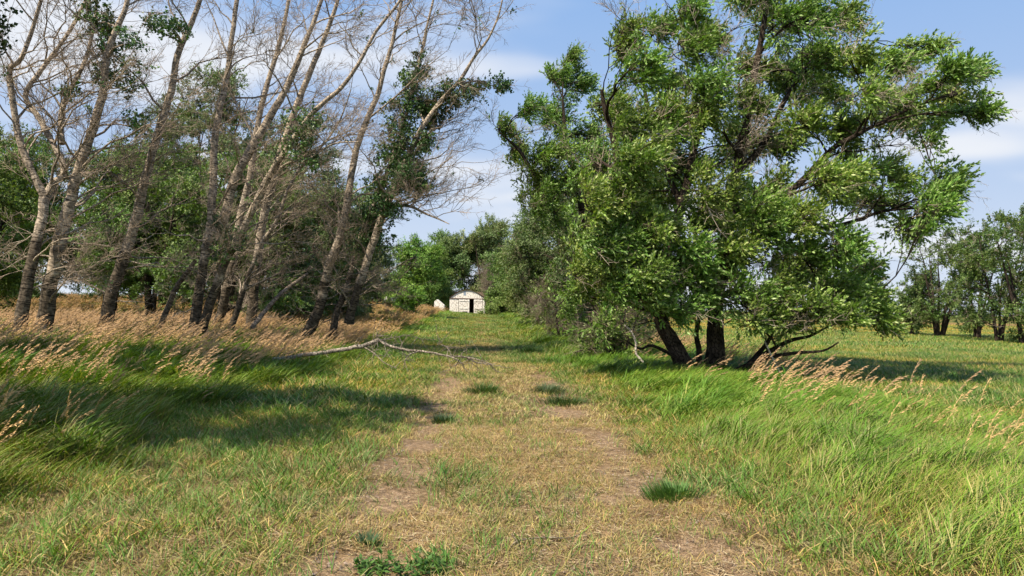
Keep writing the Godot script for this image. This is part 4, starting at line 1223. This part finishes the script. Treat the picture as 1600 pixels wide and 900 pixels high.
	# the dark grove behind the poplars
	var grove := [
		["densest dark tree of the grove at the left edge", -25.5, -37.0, 8.5, 4.4, 2.0, 0.03, Color(0.9, 1.0, 0.7)],
		["dark grove tree behind the forked poplar", -21.0, -40.0, 9.0, 4.0, 2.4, 0.08, Color(0.85, 0.95, 0.75)],
		["grove tree behind the lone bare poplar", -17.6, -37.0, 8.6, 3.8, 2.2, 0.25, Color(0.95, 1.05, 0.8)],
		["grove tree left of the trunk cluster with tangled bare twigs", -15.0, -42.0, 9.0, 4.0, 2.0, 0.3, Color(1.0, 1.0, 0.85)],
		["grove tree straight behind the trunk cluster", -13.6, -36.0, 8.0, 3.4, 1.6, 0.35, Color(1.0, 1.05, 0.9)],
		["dark bushy grove tree right of the trunk cluster", -11.2, -40.0, 7.4, 3.2, 0.8, 0.2, Color(0.85, 0.9, 0.9)],
		["grey green grove tree left of the three poplars by the track", -10.4, -46.0, 7.8, 3.0, 0.7, 0.2, Color(1.25, 1.2, 1.4)],
		["tall thin-leaved poplar deep in the grove", -24.0, -52.0, 15.0, 4.0, 4.0, 0.2, Color(1.0, 1.0, 1.1)],
		["tall thin-leaved poplar deep behind the lone bare poplar", -20.0, -48.0, 15.5, 4.0, 4.5, 0.25, Color(1.0, 1.0, 1.1)],
		["tall grey green poplar deep behind the trunk cluster", -15.8, -52.0, 13.5, 4.0, 4.0, 0.25, Color(1.2, 1.15, 1.3)],
		["far grove tree beyond the left edge trunks", -33.0, -47.0, 12.0, 4.6, 2.0, 0.1, Color(0.9, 0.95, 0.8)],
		["far grove tree deep behind the second poplar", -29.0, -58.0, 11.0, 4.6, 2.2, 0.1, Color(0.9, 0.95, 0.8)],
		["low bushy tree far left behind the grove", -40.0, -62.0, 9.0, 5.0, 0.6, 0.15, Color(0.9, 1.0, 0.8)],
		["low bushy tree far behind the forked poplar", -33.0, -66.0, 8.5, 5.0, 0.5, 0.15, Color(0.9, 1.0, 0.8)],
		["low bushy tree far behind the lone bare poplar", -26.5, -68.0, 8.0, 4.6, 0.5, 0.2, Color(0.95, 1.0, 0.9)],
		["low bushy tree far behind the trunk cluster", -21.0, -66.0, 7.5, 4.2, 0.5, 0.25, Color(1.0, 1.05, 1.0)],
		["small pale willow between grove and the three poplars", -12.6, -54.0, 7.0, 2.6, 0.8, 0.15, Color(1.5, 1.4, 1.6)],
	]
	for a in grove:
		random_tree("grove_tree", a[0], "tree", "dark grove behind the poplars", a[1], a[2], {"h": a[3], "rx": a[4], "low": a[5], "bare": a[6], "tint": a[7] * 1.4, "stems": 3, "spread": 0.16, "r": 0.17, "clumps": 26, "clump": 1.25, "leaf": "far", "sprays": 5, "subs": 9, "wind": 0.25, "bark": Color(0.11, 0.095, 0.08)})
	# the small wood on the right
	var wood := [
		["sapling left of the multi-stemmed tree in the right meadow", 30.6, -58.0, 4.6, 1.6, 1.0, 1, 0.05],
		["multi-stemmed tree with fanned dark trunks in the right meadow", 31.0, -55.0, 7.6, 3.5, 1.3, 7, 0.34],
		["tall slim tree right of the multi-stemmed one", 32.2, -52.5, 8.6, 3.0, 1.2, 3, 0.16],
		["thick dark-trunked tree second from the right edge", 30.2, -47.0, 8.0, 3.2, 1.3, 4, 0.22],
		["tree at the right edge of the picture with splayed stems", 29.8, -44.0, 7.4, 3.2, 0.9, 6, 0.3],
		["tree cut by the right edge behind the splayed one", 33.6, -46.0, 8.4, 3.0, 1.6, 4, 0.22],
	]
	for a in wood:
		random_tree("meadow_tree", a[0], "tree", "trees in the right meadow", a[1], a[2], {"h": a[3], "rx": a[4], "low": a[5], "stems": a[6], "spread": a[7], "r": 0.12, "clumps": 26, "clump": 0.9, "leaf": "far", "sprays": 3, "subs": 7, "wind": 0.3, "bare": 0.16, "bark": Color(0.12, 0.1, 0.09), "tint": Color(1.15, 1.3, 1.05)})
	# the far shelterbelt on the horizon
	rng.seed = 640
	var belt := stuff("far_treeline", "thin dark line of trees on the far horizon", "trees")
	var where := []
	var tint := PackedColorArray()
	for k in 2600:
		var x := rf(-700.0, 900.0)
		var tall := 5.0 * smoothstep(-0.25, 0.3, broad.get_noise_2d(x * 0.11, 3.0)) + 1.0
		where.append(aim(Vector3(rf(-0.5, 0.5), 1, rf(-0.5, 0.5)), rf(2.5, 4.5), Vector3(x, rf(0.0, tall), -780.0 + rf(-8, 8))))
		tint.append(Color(0.8, 0.9, 0.9) * rf(0.7, 1.1))
	many("foliage", leaf.far[0], where, tint, belt)
